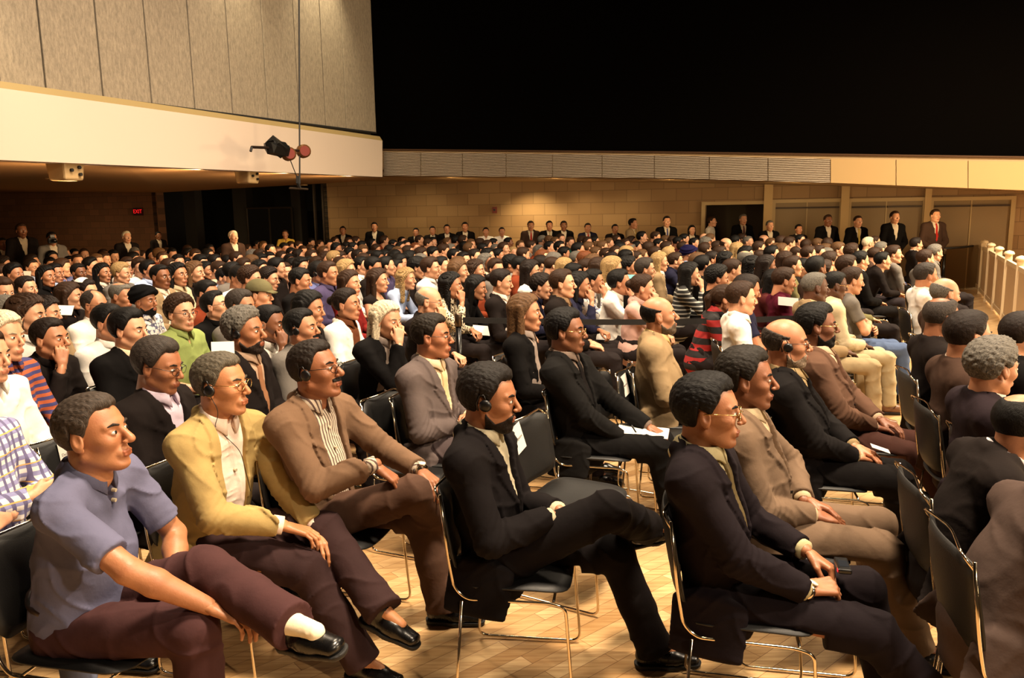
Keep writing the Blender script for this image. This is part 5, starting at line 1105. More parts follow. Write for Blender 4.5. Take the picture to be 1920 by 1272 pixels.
 (890, 483, -14, -4, 0, 'man short db l', 'shirt dark', 'lap', dict(), 'square jawed dark haired man in the middle rows'),
 (958, 497, -12, 4, 6, 'man curly bk m', 'shirt pale check', 'lap', dict(), 'curly black haired person in a pale checked shirt'),
 (995, 510, -12, 2, 2, 'woman long db l', 'shirt white', 'lap', dict(), 'woman with straight dark hair in white, above the curly head'),
 (1017, 485, -12, 0, 0, 'man short rd l', 'shirt fine stripes', 'lap', dict(glasses='black'), 'reddish haired man with glasses in a striped shirt'),
 (1058, 503, -12, 14, 8, 'woman bob bl l', 'shirt navy', 'lap', dict(), 'dark blond bowed head above the bow tie cardigan'),
 (1097, 488, -12, 6, 4, 'man short rd l', 'shirt black', 'lap', dict(), 'short reddish haired man in black'),
 (1123, 505, -12, 6, 6, 'woman bob br l', 'shirt grey', 'lap', dict(), 'brown haired person in grey right of the reddish haired man'),
 (1148, 505, -10, 14, 6, 'woman bob bl l', 'shirt cream', 'lap', dict(), 'blonde bowed head in cream above the fist on chin youth'),
 (1178, 502, -10, 4, 4, 'man curly bk m', 'shirt dark', 'lap', dict(), 'curly black head in dark clothes near a pale blue card'),
 (1210, 506, -10, 6, 4, 'man full dg l', 'shirt grey', 'lap', dict(), 'man with thick greying hair above the pinned brown hair'),
 (1237, 492, -8, 2, 2, 'woman long bl l', 'open tan', 'lap', dict(), 'woman with very long blonde hair in a tan cardigan'),
 (1267, 491, -8, 2, 2, 'man short br l', 'shirt navy', 'chin', dict(), 'brown haired man in navy, hand at his chin, near the long blonde'),
 (1293, 515, -8, 4, 2, 'woman long bk l', 'shirt black and white stripes', 'chin', dict(), 'black haired woman in a black and white striped top'),
 (1292, 478, -8, 4, 4, 'man turban bk m', 'shirt lightblue', 'lap', dict(hatc=(.08, .07, .20)), 'man in a navy blue turban'),
 (1309, 494, -8, 8, 6, 'man full lb l', 'shirt grey', 'lap', dict(), 'tousled light brown head just below the navy turban'),
 (1335, 488, -8, 4, 4, 'man short db m', 'open black', 'lap', dict(), 'dark haired man in black and white, right of the tousled head'),
 (1360, 490, -8, 10, 4, 'woman wavy bk m', 'shirt pink', 'lap', dict(), 'woman with big wavy black hair in pink'),
 (1345, 523, -8, 6, 8, 'man curly bk m', 'shirt black', 'lap', dict(), 'black haired man in black above the striped shirt woman'),
 (1382, 470, -8, 6, 4, 'woman bob bl l', 'shirt white', 'lap', dict(), 'short blonde haired woman in white in the right rows'),
 (1410, 500, -8, 4, 4, 'woman wavy bk m', 'shirt black', 'lap', dict(), 'black haired person in black lace above the navy tee shirt'),
 (1423, 467, -8, 4, 6, 'man short br l', 'shirt white', 'lap', dict(), 'man in a white shirt looking down among the right rows'),
 (1437, 500, -6, 4, 4, 'woman bob db d', 'shirt dark', 'lap', dict(), 'dark face beside black lace in the right rows'),
 (1472, 490, -6, 2, 4, 'woman long br l', 'shirt dark', 'lap', dict(), 'long dark brown haired woman facing right in the right rows'),
 (1494, 477, -6, 4, 6, 'man receding br l', 'shirt white', 'lean', dict(), 'balding man in white hunched forward in the right rows'),
 (1516, 478, -6, 6, 4, 'man short br l', 'shirt brown', 'lap', dict(), 'man in a brown shirt right of the hunched white shirt'),
 (1556, 492, -4, 10, 4, 'man full br l', 'shirt grey', 'lap', dict(), 'big brown haired head above the cream suits'),
 (1588, 502, -4, 4, 4, 'man short br l', 'shirt olive', 'lap', dict(), 'brown haired man above the folded arms man'),
 (1470, 528, -6, 4, 10, 'man short br m', 'shirt magenta', 'crossed', dict(), 'person in dark magenta bending over beside the notepad'),
 (1613, 490, 0, 4, 6, 'man short bk l', 'open black', 'lap', dict(legs=(.06, .05, .05)), 'black suited person bowed at the end of the right rows'),
 (1628, 458, 0, 4, 4, 'old short wh l', 'shirt cream', 'lap', dict(), 'white haired man near the piers at right'),
 (1652, 468, 0, 4, 8, 'old short gy l', 'shirt navy', 'chin', dict(legs=(.2, .25, .4)), 'grey haired man in dark blue bowing, feet towards the aisle'),
 (1718, 459, -12, 16, 0, 'man short db l', 'jacket dark', 'lap', dict(), 'dark haired man in a dark jacket directly below the standing men'),
 (1753, 475, -12, 18, 6, 'old short gy l', 'shirt grey', 'lap', dict(), 'grey haired man in the front right row near the railing'),
 (1735, 487, -12, 18, 4, 'man short br l', 'jacket grey', 'lap', dict(), 'man with pale bald patch in the front right row'),
 (1736, 518, -12, 14, 2, 'man_big short dg m', 'shirt white', 'lap', dict(legs=(.1, .09, .09)), 'man with grey flecked hair in a bright white shirt at right'),
 (1772, 553, -12, 16, 6, 'old bald gy l', 'jacket brown', 'lap', dict(legs=(.1, .08, .08)), 'bald man with glasses in the right block facing the railing'),
 (1765, 598, -12, 18, 6, 'man thin dg d', 'jacket dark', 'lap', dict(), 'man with thinning dark hair in a dark brown suit at right'),
 (1815, 632, -12, 16, 4, 'man short db m', 'jacket brown', 'lap', dict(shirt=(.85, .8, .74)), 'dark haired man in a purplish brown suit at right'),
 (1790, 618, -12, 16, 4, 'man none bk m', 'shirt white', 'lap', dict(drop=1), 'x'),
 (1862, 690, -12, 20, 6, 'old curly gy m', 'jacket purple', 'lap', dict(zf=1.14, tcx=(.13, .10, .115), legs=(.1, .09, .09)), 'grey haired man in a dark plum suit seen from behind'),
 (1916, 802, -12, 18, 8, 'man thin bk m', 'jacket dark', 'lean', dict(zf=1.05, tcx=(.10, .08, .075), shirt=(.8, .78, .8)), 'man with thinning black hair, black suit and white collar at the right edge'),
 (2030, 888, -12, 16, 8, 'man short dg m', 'jacket brown', 'lean', dict(zf=1.05, tcx=(.27, .22, .20), legs=(.2, .16, .15), belly=.05), 'huge grey brown jacket back cut by the lower right corner'),
 (1915, 630, -12, 18, 4, 'man short db l', 'jacket black', 'lap', dict(legs=(.08, .07, .07)), 'dark suited person cut by the right edge beyond the grey head'),
]
# further rows: x y hair-colour+style skin top colour
FARS = """6 497 db s l rust|4 515 br s l dark|6 547 br s l black|94 497 bk s l brown|131 495 bk b l green|146 492 br s l pink|196 488 br s l dark|213 482 bk s l brown|240 500 br s l white|263 503 br s l white
267 482 br s l rust|285 480 bk w l dark|323 478 bk s l brown|335 494 bk w l white|352 472 br b l dark|354 480 bk s m brown|367 482 br b l orange|390 480 bk s l dark|419 477 bk s l dark|448 471 br s l dark
465 469 br s l brown|481 460 bk s m dark|494 463 lb w l brown|508 471 bk s l grey|533 467 bk s m dark|546 463 br s l rust|560 463 br b l dark|583 456 bk s l orange|600 460 br s l brown|617 460 bk s l dark
629 454 br b l dark|631 467 bk w m dark|654 456 br s l brown|650 465 bk s l maroon|667 454 br s l grey|679 463 bk s l dark|698 458 bk w l dark|721 452 br s l rust|737 460 bk s m navy|752 465 bk w l dark
754 454 bk s l brown|779 467 rd s l orange|787 452 br s l dark|404 494 bk s l dark|427 494 bk s l grey|444 487 br s l dark|458 502 br b l grey|473 496 lb s l white|490 492 bk s m dark|506 488 bk s l black
529 485 br s l white|546 477 bk s m dark|565 500 bk w l dark|585 483 br s l white|610 486 br w l orange|656 479 bk s l navy|681 473 lb b l brown|696 485 bk s m purple|721 483 bk s m navy|741 485 bk w l navy
769 487 bk w l black|812 456 bk s l dark|840 456 lb s l brown|856 454 bk s m dark|869 452 br s l dark|871 463 bk w l white|900 458 br s l white|925 458 bk s l grey|954 456 bk s d dark|976 462 lb s l brown
996 463 br s l grey|1017 452 gy s l grey|1031 465 bk s l dark|1052 450 br s l dark|1069 456 br s l teal|1050 466 bk s l brown|1092 454 br s l dark|1104 467 lb s l brown|1115 454 bk s l dark|1142 458 lb b l dark
1156 452 br s l navy|1173 460 br w l dark|1194 465 bk s l brown|915 481 bk w l dark|935 481 bk s m brown|962 475 bl s l white|981 479 br s l purple|1058 477 bk s m teal|1117 477 lb s l grey|1137 481 br s l white
1154 477 br s l brown|1175 479 bl b l olive|1192 487 br s l dark|1204 446 bk s l dark|1229 446 br s l grey|1235 460 bk s l white|1250 467 br s l white|1271 456 bk s d maroon|1283 450 bk s l dark|1302 458 bk s l red
1321 450 gy s l tan|1344 465 br s l grey|1362 460 br n l brown|1379 454 bk s l dark|1392 450 br s l red|1403 455 gy s l black|1433 452 br n l grey|1446 459 lb s l grey|1465 456 br s l red|1480 458 br s l cream
1500 452 bk s l brown|1512 462 br s l pink|1533 460 lb b l dark|1552 460 br w l dark|1204 483 lb s l brown|1228 478 br s l brown|1322 470 br s l dark|1448 478 bk s l dark|1535 477 br s l brown|1572 470 lb s l grey
1598 474 br s l dark|1640 480 br s l brown|28 515 bk s m dark|118 503 br s l blue|172 500 bk s l brown|182 492 lb s l grey|250 487 bk w l dark|306 488 br s l dark|318 502 br s l pink|350 500 bk s m maroon
377 495 bk b l brown|411 508 br s l cream|437 512 bk s l grey|448 522 bk s m white|488 508 bk w l dark|520 503 bk s l dark|535 512 br s l pink|580 497 bk s l white|638 500 br b l brown|700 502 bk s m dark
725 500 bk s l purple|745 505 bk s m dark|782 503 bk s l dark|790 480 br s l navy|812 478 bk s l dark|832 472 br s l orange|870 490 bk s l purple|880 468 lb s l brown|905 470 bk s m dark|945 468 br s l dark
930 505 br s l grey|975 500 bk s l rust|1035 500 br s l brown|1075 515 bk s l dark|1085 470 bk s m brown|1100 505 br s l dark|1130 465 lb s l grey|1163 470 bk s l dark|1190 512 br s l grey|1216 468 br s l rust
1255 480 bl b l dark|1280 465 br s l brown|1318 500 bk s l black|1350 478 br s l grey|1372 508 br s l tan|1400 480 bk s l dark|1425 485 br s l red|1455 470 lb b l white|1487 500 br s l olive|1505 505 bk s l dark
1530 505 bk s d brown|1545 512 br s l grey|1640 455 br s l dark|1655 490 bk s l dark|1676 478 br s l grey|15 478 bk s l dark|40 482 br s l brown|75 484 bk s m dark|110 480 br s l dark|140 478 bk b l brown"""
STAND = """5 450 bk d dark|40 425 br d dark|97 440 bk m grey|237 437 wh l dark|298 448 bk d dark|437 437 wh l brown|535 432 br m yellow|643 425 bk m black|702 418 bk m black|780 428 bk m black|811 425 bk m dark
838 422 bk m black|872 418 bk m black|911 432 bk m white|941 430 bk m white|995 416 db m brown|1030 416 bk m black|1057 416 bk d black|1102 420 db m navy|1153 422 bk m dark|1186 412 db m tan
1250 408 db l black|1297 424 bk l dark|1334 408 br l white|1393 404 gy l black|1443 416 gy l black|1497 426 bk m dark|1552 406 br d black|1608 408 br l black|1677 399 br l black|1753 396 br l brown"""
# ------------------------------------------------------------------ put everybody in place
def clean(words, n):
    w_ = words.replace(',', '').split()[:n]
    while w_[-1] in ('a', 'the', 'in', 'with', 'and', 'of', 'to', 'his', 'her', 'on', 'at', 'from', 'white', 'black', 'dark', 'behind', 'by', 'just', 'long', 'beside'): w_.pop()
    return ' '.join(w_)
ROOT = {}
def hero(h):
    org, yaw, J = solve_pose(h)
    for k in ('TR', 'TL', 'DR', 'DL'):
        if h.get(k): J[k] = h[k]
    for s in 'RL':
        if s in h.get('plant', ''): J['T' + s] = (1, (-.15 if s == 'R' else .15), 0)
    if 'D' + 'R' not in J: J['DR'] = None
    e = empty('person', org, yaw, h['label'], 'person'); sp = dict(h['sp'])
    for k in ('tc', 'shirt'):
        if isinstance(sp.get(k), str): sp[k] = pattern(sp[k])
    build_person(e, J, h['hd'], h.get('curl', 'relaxed'), sp, 'hero'); ROOT[h['pos']] = (e, J)
    chair(*(org[:2] + (rotz(yaw) @ A3(.09, 0, 0))[:2]), yaw, 'black chair under the ' + clean(h['label'], 11))
for h in HERO: hero(h)
def W(key, p): e, J = ROOT[key]; return rotz(e.rotation_euler[2]) @ np.array(p, float) + np.array(e.location)

PEOPLE = []
for m_ in MID:
    x, y, by, hy, pi_, who, top, pose, ex, lab = m_
    if 'drop' in ex: continue
    kind, hair, hc, sk = who.split(); tk, tcn = top.split(' ', 1)
    sp = dict(kind=kind, hair=hair, hc=hc, skin=sk, yaw=hy, pitch=pi_, top=tk, legs=ex.get('legs', (.12, .10, .10)))
    if tcn in T_: sp['tc'] = ex.get('tcx', T_[tcn])
    else: sp['tc'] = pattern(tcn)
    for k in ('glasses', 'beard', 'bc', 'headset', 'shirt', 'tie', 'belly', 'under', 'shoe'):
        if k in ex: sp[k] = ex[k]
    if 'hatc' in ex: sp['hatmat'] = cloth(ex['hatc'])
    if hair == 'kippah': sp['hatmat'] = cloth((.85, .83, .8)); sp['hc'] = 'db'
    PEOPLE.append(dict(x=x, y=y, by=by, sp=sp, pose=pose, label=lab, mid=True, zf=ex.get('zf')))
HW = dict(s='short', b='full', w='long', n='none')
HN = dict(bk='black haired', db='dark haired', br='brown haired', lb='light brown haired', bl='blond haired', gy='grey haired', wh='white haired', rd='red haired', dg='grey haired')
rr = random.Random(5)
def far_entry(x, y, hc, st, sk, top, listed=True):
    hair = HW[st]
    if st == 's': hair = rr.choice(['short', 'short', 'full', 'curly', 'thin'] if hc in ('gy', 'wh') else ['short', 'short', 'full', 'full', 'curly'])
    if st == 'n': hair = 'bald'
    if st == 'w': hair = rr.choice(['long', 'wavy'])
    sp = dict(kind='woman' if st == 'w' else rr.choice(['man', 'man_slim', 'man_big']), hair=hair, hc=hc, skin=sk, yaw=rr.choice([-30, -15, 0, 0, 15, 30]), pitch=rr.choice([0, 0, 8, 14]), top='shirt', tc=T_.get(top, (.4, .3, .2)), legs=(.14, .12, .13))
    if top == 'black': sp['top'] = 'jacket'; sp['shirt'] = (.7, .64, .56)
    return dict(x=x, y=y, by=(-14 if x < 1200 else -8 if x < 1500 else 0) + rr.uniform(-5, 5), sp=sp, pose=rr.choice(['lap', 'lap', 'lap', 'lean']), mid=False, hcn=hc, st=st, top=top, listed=listed)
for row in FARS.split('\n'):
    for s_ in row.split('|'):
        x, y, hc, st, sk, top = s_.split(); PEOPLE.append(far_entry(int(x), int(y), hc, st, sk, top))
# fill the seats between them, row by row
taken = [(p['x'], p['y']) for p in PEOPLE]
fill = []
for i in range(0, 34):
    for j in range(-40, 46):
        ctr = A3(-1.2, 5.2, 1.17) + nrm(A3(.42, .9, 0)) * (j * .56 + (i % 2) * .2) + nrm(A3(-.9, .42, 0)) * (i - 12) * .86
        ctr = ctr + A3(rr.uniform(-.09, .09), rr.uniform(-.1, .1), rr.uniform(-.05, .05)); dd_ = ctr - CAM
        if dd_ @ FW < 6.5 or (ctr - W0) @ U > -2.2: continue
        px, py, dep = proj(ctr); top_ = np.interp(px, [0, 300, 560, 900, 1200, 1500, 1600], [478, 474, 458, 452, 448, 450, 452]); bot = np.interp(px, [0, 400, 1000, 1500], [505, 500, 500, 490])
        if -10 < px < 1560 and top_ < py < bot and all(abs(px - a) > 13.5 * 9 / dep * 1.15 or abs(py - b) > 8 for a, b in taken):
            hc = rr.choice(['bk', 'bk', 'db', 'br', 'br', 'lb', 'gy']); p = far_entry(px, py, hc, rr.choice('sssww'), rr.choice('lllmd'), rr.choice(['dark', 'dark', 'brown', 'grey', 'white', 'navy', 'rust', 'black', 'cream']), False)
            p['z'] = ctr[2]; taken.append((px, py)); fill.append(p)
PEOPLE += fill
ARC = {k: arche(k) for k in ('lap', 'chin', 'crossed', 'lean', 'legs', 'stand', 'stand_crossed')}
# heights and depths: keep every head on its picture point, spread neighbours that would overlap
def lim(p):
    r = ray(p['x'], p['y']); k = -r[2] / F; wl_ = ((W0 - U * 2.3 - CAM) @ U) / ((r / F) @ U); a, b = (HC - p['zh'] * 1.05) / k, (HC - p['zh'] * .92) / k     # depth range for allowed head heights
    return (min(a, wl_ - .1), min(b, wl_)) if p['x'] < 1560 else (a, b)
for p in PEOPLE:
    J = ARC[p['pose']][0]; p['zh'] = J['H'][2]; p['d'] = proj(atz(p['x'], p['y'], p['zh']))[2]; p['fix'] = False; lo, hi = (lambda p: lim(p))(p); p['d'] = min(max(p['d'], lo), hi)
    if p.get('zf'): p['d'] = proj(atz(p['x'], p['y'], p['zf']))[2]
fixed = [np.array(e.location) for e, J in ROOT.values()]
def base_of(p):
    r = ray(p['x'], p['y']); P = CAM + r * (p['d'] / F); p['z3'] = P; s = P[2] / p['zh']; s = min(max(s, .90), 1.10); p['s'] = s
    J = ARC[p['pose']][0]; yr = math.radians(p['by']); o = P - rotz(yr) @ A3(J['H'][0] * s, 0, 0); return A3(o[0], o[1], 0)
for it in range(60):
    B = np.array([base_of(p) for p in PEOPLE]); n = len(B); D2 = ((B[:, None, :2] - B[None, :, :2]) ** 2).sum(2) ** .5; D2[np.arange(n), np.arange(n)] = 9
    ii, jj = np.where(D2 < .50); mv = np.zeros(n)
    for a, b in zip(ii, jj):
        if a < b: q = (.50 - D2[a, b]) * .5 + .01; sgn = 1 if PEOPLE[a]['d'] >= PEOPLE[b]['d'] else -1; mv[a] += sgn * q; mv[b] -= sgn * q
    for a in range(n):
        for fx in fixed:
            dd_ = np.linalg.norm(B[a][:2] - fx[:2])
            if dd_ < .52: mv[a] += (.52 - dd_) * (1 if B[a][1] > fx[1] else -1)
        if mv[a] and not PEOPLE[a].get('zf'):
            lo, hi = lim(PEOPLE[a]); PEOPLE[a]['d'] = min(max(PEOPLE[a]['d'] + max(-.15, min(.15, mv[a])), lo), hi)
STL = ['tall dark figure standing at the left edge before the brick wall', 'person standing in black with a lit face, beside the left edge figure', 'person in black standing with a raised camera by the brick wall', 'white haired photographer standing in a dark vest below the exit sign',
 'dark figure standing at the corner of the dark lobby', 'white haired photographer in a brown vest before the dark glass doors', 'man in a pale yellow top standing with folded arms by the glass doors', 'dark suited man standing in shadow right of the metal door posts',
 'black suited man with clasped hands standing alone against the dim stone wall', 'black figure standing first in the dim cluster of four by the wall', 'dark suited figure standing second in the dim cluster of four', 'black suited figure standing third in the dim cluster of four',
 'black suited figure standing last in the dim cluster, nearest the white shirts', 'white shirted man standing below the fire alarm, the left of the two', 'white shirted man standing in the wall light, the right of the two', 'man in a brown suit and red tie standing in the bright wall light',
 'black suited man with pale tie standing next to the brown suit', 'black suited man standing with face in shadow beside the pale tie', 'man in a navy suit with a red tie standing alone at the stone wall', 'stocky man in a dark jacket and pale shirt standing by the tan suit',
 'tall man in a tan suit and tie turned to the side at the wall', 'black suited man with clasped hands standing just left of the doorway group', 'small dark haired woman in a dark jacket standing near the open doorway', 'man in a cream shirt turned sideways in the open doorway',
 'man in a black suit standing inside the open doorway', 'grey haired man in black standing with a yellow folder', 'short haired woman in dark clothes standing with a white paper', 'man in a black suit and white shirt standing before the first tan doors',
 'man in a black suit with yellow tie standing right of the first pier', 'man all in black standing with clasped hands right of the yellow tie', 'man in a brown suit and red tie standing beside the railing']
STIE = {15: (.6, .15, .1), 16: (.6, .55, .4), 18: (.7, .12, .1), 20: (.55, .45, .2), 21: (.3, .3, .45), 24: (.35, .2, .2), 28: (.75, .65, .35), 30: (.6, .12, .1)}
stands = []
for i, s_ in enumerate(' | '.join(STAND.split('\n')).replace(' | ', '|').split('|')):
    x, y, hc, sk, top = s_.split(); x, y = int(x), int(y)
    sp = dict(kind='woman' if i in (22, 26) else 'man', hair='bob' if i == 22 else 'short', hc=hc, skin=sk, yaw=0, pitch=0, top='shirt' if top in ('white', 'yellow') else 'jacket', tc=T_[top], legs=(.08, .07, .07), shirt=(.75, .70, .62), tail=False)
    if i in STIE: sp['tie'] = STIE[i]
    pose = 'stand_crossed' if i in (6, 14) else 'stand'; dist = 1.4 if x > 600 else 2.8
    if i in (0, 1, 2, 3, 5): dist = 9.0 if i < 3 else 7.5
    P = onplane(x, y + 8, W0 - U * (dist if i not in (23, 24) else .15), U); hz = P[2]; J = ARC[pose][0]; s = min(max((hz) / J['H'][2], .86), 1.10)
    if i in (29,): P = atz(x, y + 10, 1.63); s = 1.0
    if i in (30,): P = atz(x, y + 10, 1.61); s = 1.0
    if i in (29, 30) and P[1] > 16.3: P = onplane(x, y + 9, W0 - U * 1.6, U); s = min(max(P[2] / 1.63, .9), 1.06)
    ang = math.degrees(math.atan2(-1, .1)) if i not in (20, 23) else -30
    if i < 6: ang = -40
    stands.append(dict(P=P, s=s, sp=sp, pose=pose, label=STL[i], by=ang, d=proj(P)[2]))
PEOPLE.sort(key=lambda p: p['d'])
NIND = 300 - len(HERO) - len(stands)
LMK = [(258, 397, 'red exit sign'), (228, 513, 'blond youth in grey'), (340, 575, 'green shirted man'), (272, 550, 'black turban'), (163, 540, 'white skullcap'), (334, 516, 'woman in cream facing us'), (88, 519, 'woman in a black V neck'), (404, 570, 'black shirted man with glasses'), (488, 548, 'olive baseball cap'),
 (470, 524, 'curly head in pale pink'), (627, 485, 'blond bowl haircut'), (598, 513, 'headset man in violet blue'), (550, 500, 'man in maroon'), (709, 525, 'woman with long brown hair'), (762, 523, 'light blue blouse'), (808, 504, 'crisp white shirted man'), (678, 500, 'man with glasses and white shirt'),
 (852, 482, 'purple hood'), (890, 483, 'square jawed man'), (846, 537, 'leopard print dress'), (958, 497, 'pale checked shirt'), (1017, 485, 'reddish haired man with glasses'), (1055, 533, 'man in dark cardigan'), (1097, 488, 'red haired man in black'), (1162, 531, 'youth with fist at chin'),
 (1237, 492, 'very long blonde hair'), (1292, 478, 'navy turban'), (1360, 490, 'wavy black hair and pink top'), (1382, 470, 'short blonde hair in white'), (1423, 467, 'bowed man in white'), (1494, 477, 'balding hunched man in white'), (1556, 492, 'big brown haired head'), (1628, 458, 'white haired man at right'),
 (535, 440, 'yellow topped standing man'), (437, 437, 'white haired photographer by the doors'), (237, 437, 'white haired photographer under the exit'), (926, 432, 'two white shirted standing men'), (702, 420, 'lone standing man in shadow'), (1102, 425, 'standing man with a red tie'), (1250, 415, 'standing man left of the doorway'), (1443, 420, 'standing man with folder'), (1552, 410, 'standing man before the tan doors'), (825, 425, 'dim cluster of standing men'), (1040, 425, 'two black suits by the wall light')]
used = {}
def flabel(p):
    who = {'w': 'woman', 's': 'person', 'b': 'person', 'n': 'person'}[p['st']]; ln = 'long ' if p['st'] == 'w' else ''
    head = ('bald person' if p['st'] == 'n' else ln + HN[p['hcn']] + ' ' + who) + ' in ' + p['top']
    c = sorted(LMK, key=lambda l: (l[0] - p['x']) ** 2 + 4 * (l[1] - p['y']) ** 2)
    for dist in (0, 1):
        for l in c[:4]:
            dx, dy = p['x'] - l[0], (p['y'] - l[1]) * 1.6; d = 'left of' if abs(dx) > abs(dy) and dx < 0 else 'right of' if abs(dx) > abs(dy) else 'above' if dy < 0 else 'below'
            if abs(dx) < 16 and d in ('above', 'below'): d = 'directly ' + d
            elif d in ('above', 'below'): d = d + (' and left of' if dx < 0 else ' and right of')
            far_ = 'well ' if abs(dx) + abs(dy) > 70 else ''
            s_ = head + ', ' + far_ + d + ' the ' + l[2]
            if dist: s_ = head.replace(' in ', ' dressed in ') + ' sitting farther back, ' + d + ' the ' + l[2]
            if s_ not in used and len(s_.split()) <= 16: used[s_] = 1; return s_
    return head + ' between the %s and the %s' % (c[0][2], c[1][2])
indiv, rest = PEOPLE[:NIND], PEOPLE[NIND:]
rowlab = 'people seated in the audience'
for p in indiv:
    o = base_of(p); J, hd, cu = ARC[p['pose']]; near = p['d'] < 6.2 or p['y'] > 560
    if p['mid']: lod = 'mid'
    elif p['d'] < 8: lod = 'far'
    else: lod = 'far'
    sp = p['sp']; sp['seed'] = int(p['x']) % 7
    if not near and sp['x' if 0 else 'top'] == 'x': pass
    if lod == 'far': sp['shoe_'] = 0
    if p['d'] > 7.5 and not (p['x'] > 1560): pass
    e = empty('person', o, math.radians(p['by']), p.get('label') or flabel(p), 'person', rowlab); e.scale = (p['s'],) * 3; p['e'] = e
    build_person(e, J, hd, cu, sp, lod, key=(lod, p['pose'], sp['kind'] == 'woman') if 1 else None)
    if p['mid'] and (p['d'] < 6.3 or (p['x'] > 1500 and p['d'] < 11)):
        b = o + rotz(math.radians(p['by'])) @ A3((.17 if p['pose'] != 'lean' else .12) if p.get('zf') else .09 if p['pose'] != 'lean' else .05, 0, 0); chair(b[0], b[1], math.radians(p['by']), 'black chair under the ' + clean(p['label'], 11))
for p in stands:
    J, hd, cu = ARC[p['pose']]; o = p['P']; e = empty('person', (o[0], o[1], 0), math.radians(p['by']), p['label'], 'person', 'people standing along the walls'); e.scale = (p['s'],) * 3
    build_person(e, J, hd, cu, p['sp'], 'mid' if p['d'] < 15 and 0 else 'far', key=('far', p['pose'], p['sp']['kind'] == 'woman'))
# everyone beyond the three hundred nearest: one uncounted mass
V_, F_, M_, mats = [], [], [], []; nv = 0
def addm(VF, ms, R, t, s):
    global nv
    ids_ = []
    for m_ in ms:
        if m_ not in mats: mats.append(m_)
        ids_.append(mats.index(m_))
    V = (np.asarray(VF[0]) * s) @ R.T + t; Fc = VF[1]; mi = VF[2] if len(VF) > 2 else np.zeros(len(Fc), int)
    V_.append(V); F_.append(np.asarray(Fc) + nv); M_.append(np.array(ids_)[mi]); nv += len(V)
for p in rest:
    o = base_of(p); J, hd, cu = ARC[p['pose']]; sp = p['sp']; R = rotz(math.radians(p['by'])); kind = sp['kind']; yk = round(sp['yaw'] / 15) * 15; Rh = headR(yk, sp['pitch'])
    sk = SKIN[sp['skin']] if isinstance(sp['skin'], str) else sp['skin']; hc = HAIR[sp['hc']] if isinstance(sp['hc'], str) else sp['hc']
    bm_ = cached(('fb', p['pose'], kind, yk, sp['pitch']), lambda: body_mesh(J, hd, cu, kind, Rh, .0125, .045, False)); addm(bm_, [skin(sk), lipm(sk), EYEW, IRIS, hairm(tuple(np.array(hc) * .8))], R, o, p['s'])
    if sp['hair'] != 'none': addm(hair_mesh(sp['hair'], .012, 0), [sp.get('hatmat') or hairm(hc)], R @ Rh, o + R @ J['H'] * p['s'], p['s'])
    tk = 'shirt' if sp['top'] not in ('jacket', 'open') else 'jacket'; addm(cached(('ft', p['pose'], tk), lambda: top_mesh(J, tk, .032)), [sp['tc'] if not isinstance(sp['tc'], tuple) else cloth(sp['tc'])], R, o, p['s'])
    if tk == 'jacket': addm(cached(('fs', p['pose']), lambda: shirt_front(J, .026)), [cloth(sp.get('shirt', (.7, .64, .56)), .7)], R, o, p['s'])
    addm(cached(('fl', p['pose']), lambda: trouser_mesh(J, .040)), [cloth((.14, .12, .13))], R, o, p['s'])
if V_:
    o = mk('seated_audience', np.concatenate(V_), np.concatenate(F_).astype(np.int32), mats, mi=np.concatenate(M_)); tag(o, 'farthest rows of the seated audience, a dense mass of heads before the back wall', 'audience', None, 'stuff')
print('people', len(indiv), len(stands), 'mass', len(rest))

# ------------------------------------------------------------------ things held, worn or lying about
def card(name, p, yaw, tilt, w_, l_, label, cat, mat=None, roll=0, parent=None):
    e = mk(name, *(lambda m: (m.V, m.F))(MB().box((-l_ / 2, -w_ / 2, -.001), (l_ / 2, w_ / 2, .001))), mat or PAPER, parent, False)
    e.matrix_local = Matrix.Translation(tuple(p)) @ Matrix.Rotation(yaw, 4, 'Z') @ Matrix.Rotation(roll, 4, 'X') @ Matrix.Rotation(tilt, 4, 'Y')
    if label: tag(e, label, cat)
    return e
J = ROOT['pad'][1]; p = W('pad', (J['KR'] + J['KL']) / 2 + A3(-.10, 0, .085)); ya = ROOT['pad'][0].rotation_euler[2]
nb = empty('notepad', p, ya, 'white notepad resting on the knees of the man in black who writes', 'notepad'); nb.rotation_euler = (0, .06, ya)
MB().box((-.15, -.11, -.006), (.15, .11, 0)).build('backing_board', plain('brown board', (.3, .2, .15), .7), nb); MB().box((-.148, -.108, 0), (.148, .108, .004)).build('sheet', PAPER, nb)
for i in range(5): MB().box((-.10 + i * .045, -.085, .004), (-.0985 + i * .045, .02 - .01 * (i % 2), .0043)).build('handwriting', INK, nb)
hp_ = W('pad', J['WR']) + rotz(ya) @ A3(.10, .05, .0); o = MB().tube([hp_, hp_ + rotz(ya) @ A3(.03, .01, -.05)], .0045, 8).tube([hp_, hp_ + rotz(ya) @ A3(-.04, -.015, .07)], .0045, 8).build('pen', BLK, None, True); tag(o, 'dark pen held over the notepad by the writing man', 'pen')
J = ROOT['m5'][1]; p = W('m5', (J['WR'] + J['WL']) / 2 + A3(.13, .02, .015)); ya = ROOT['m5'][0].rotation_euler[2]
ph = empty('mobile_phone', p, ya, 'small dark phone with a red light held by the gold glasses man in navy', 'phone'); MB().box((-.02, -.055, -.009), (.025, .05, .009)).build('case', plain('phone plastic', (.05, .05, .055), .3), ph, bevel=.005); MB().box((-.012, -.03, .009), (.018, .02, .0098)).build('screen', plain('phone screen', (.12, .13, .15), .1), ph); MB().box((-.021, -.05, -.004), (-.0195, -.035, .004)).build('indicator_light', plain('red indicator', (1, .1, .15), .4, emit=2.5), ph)
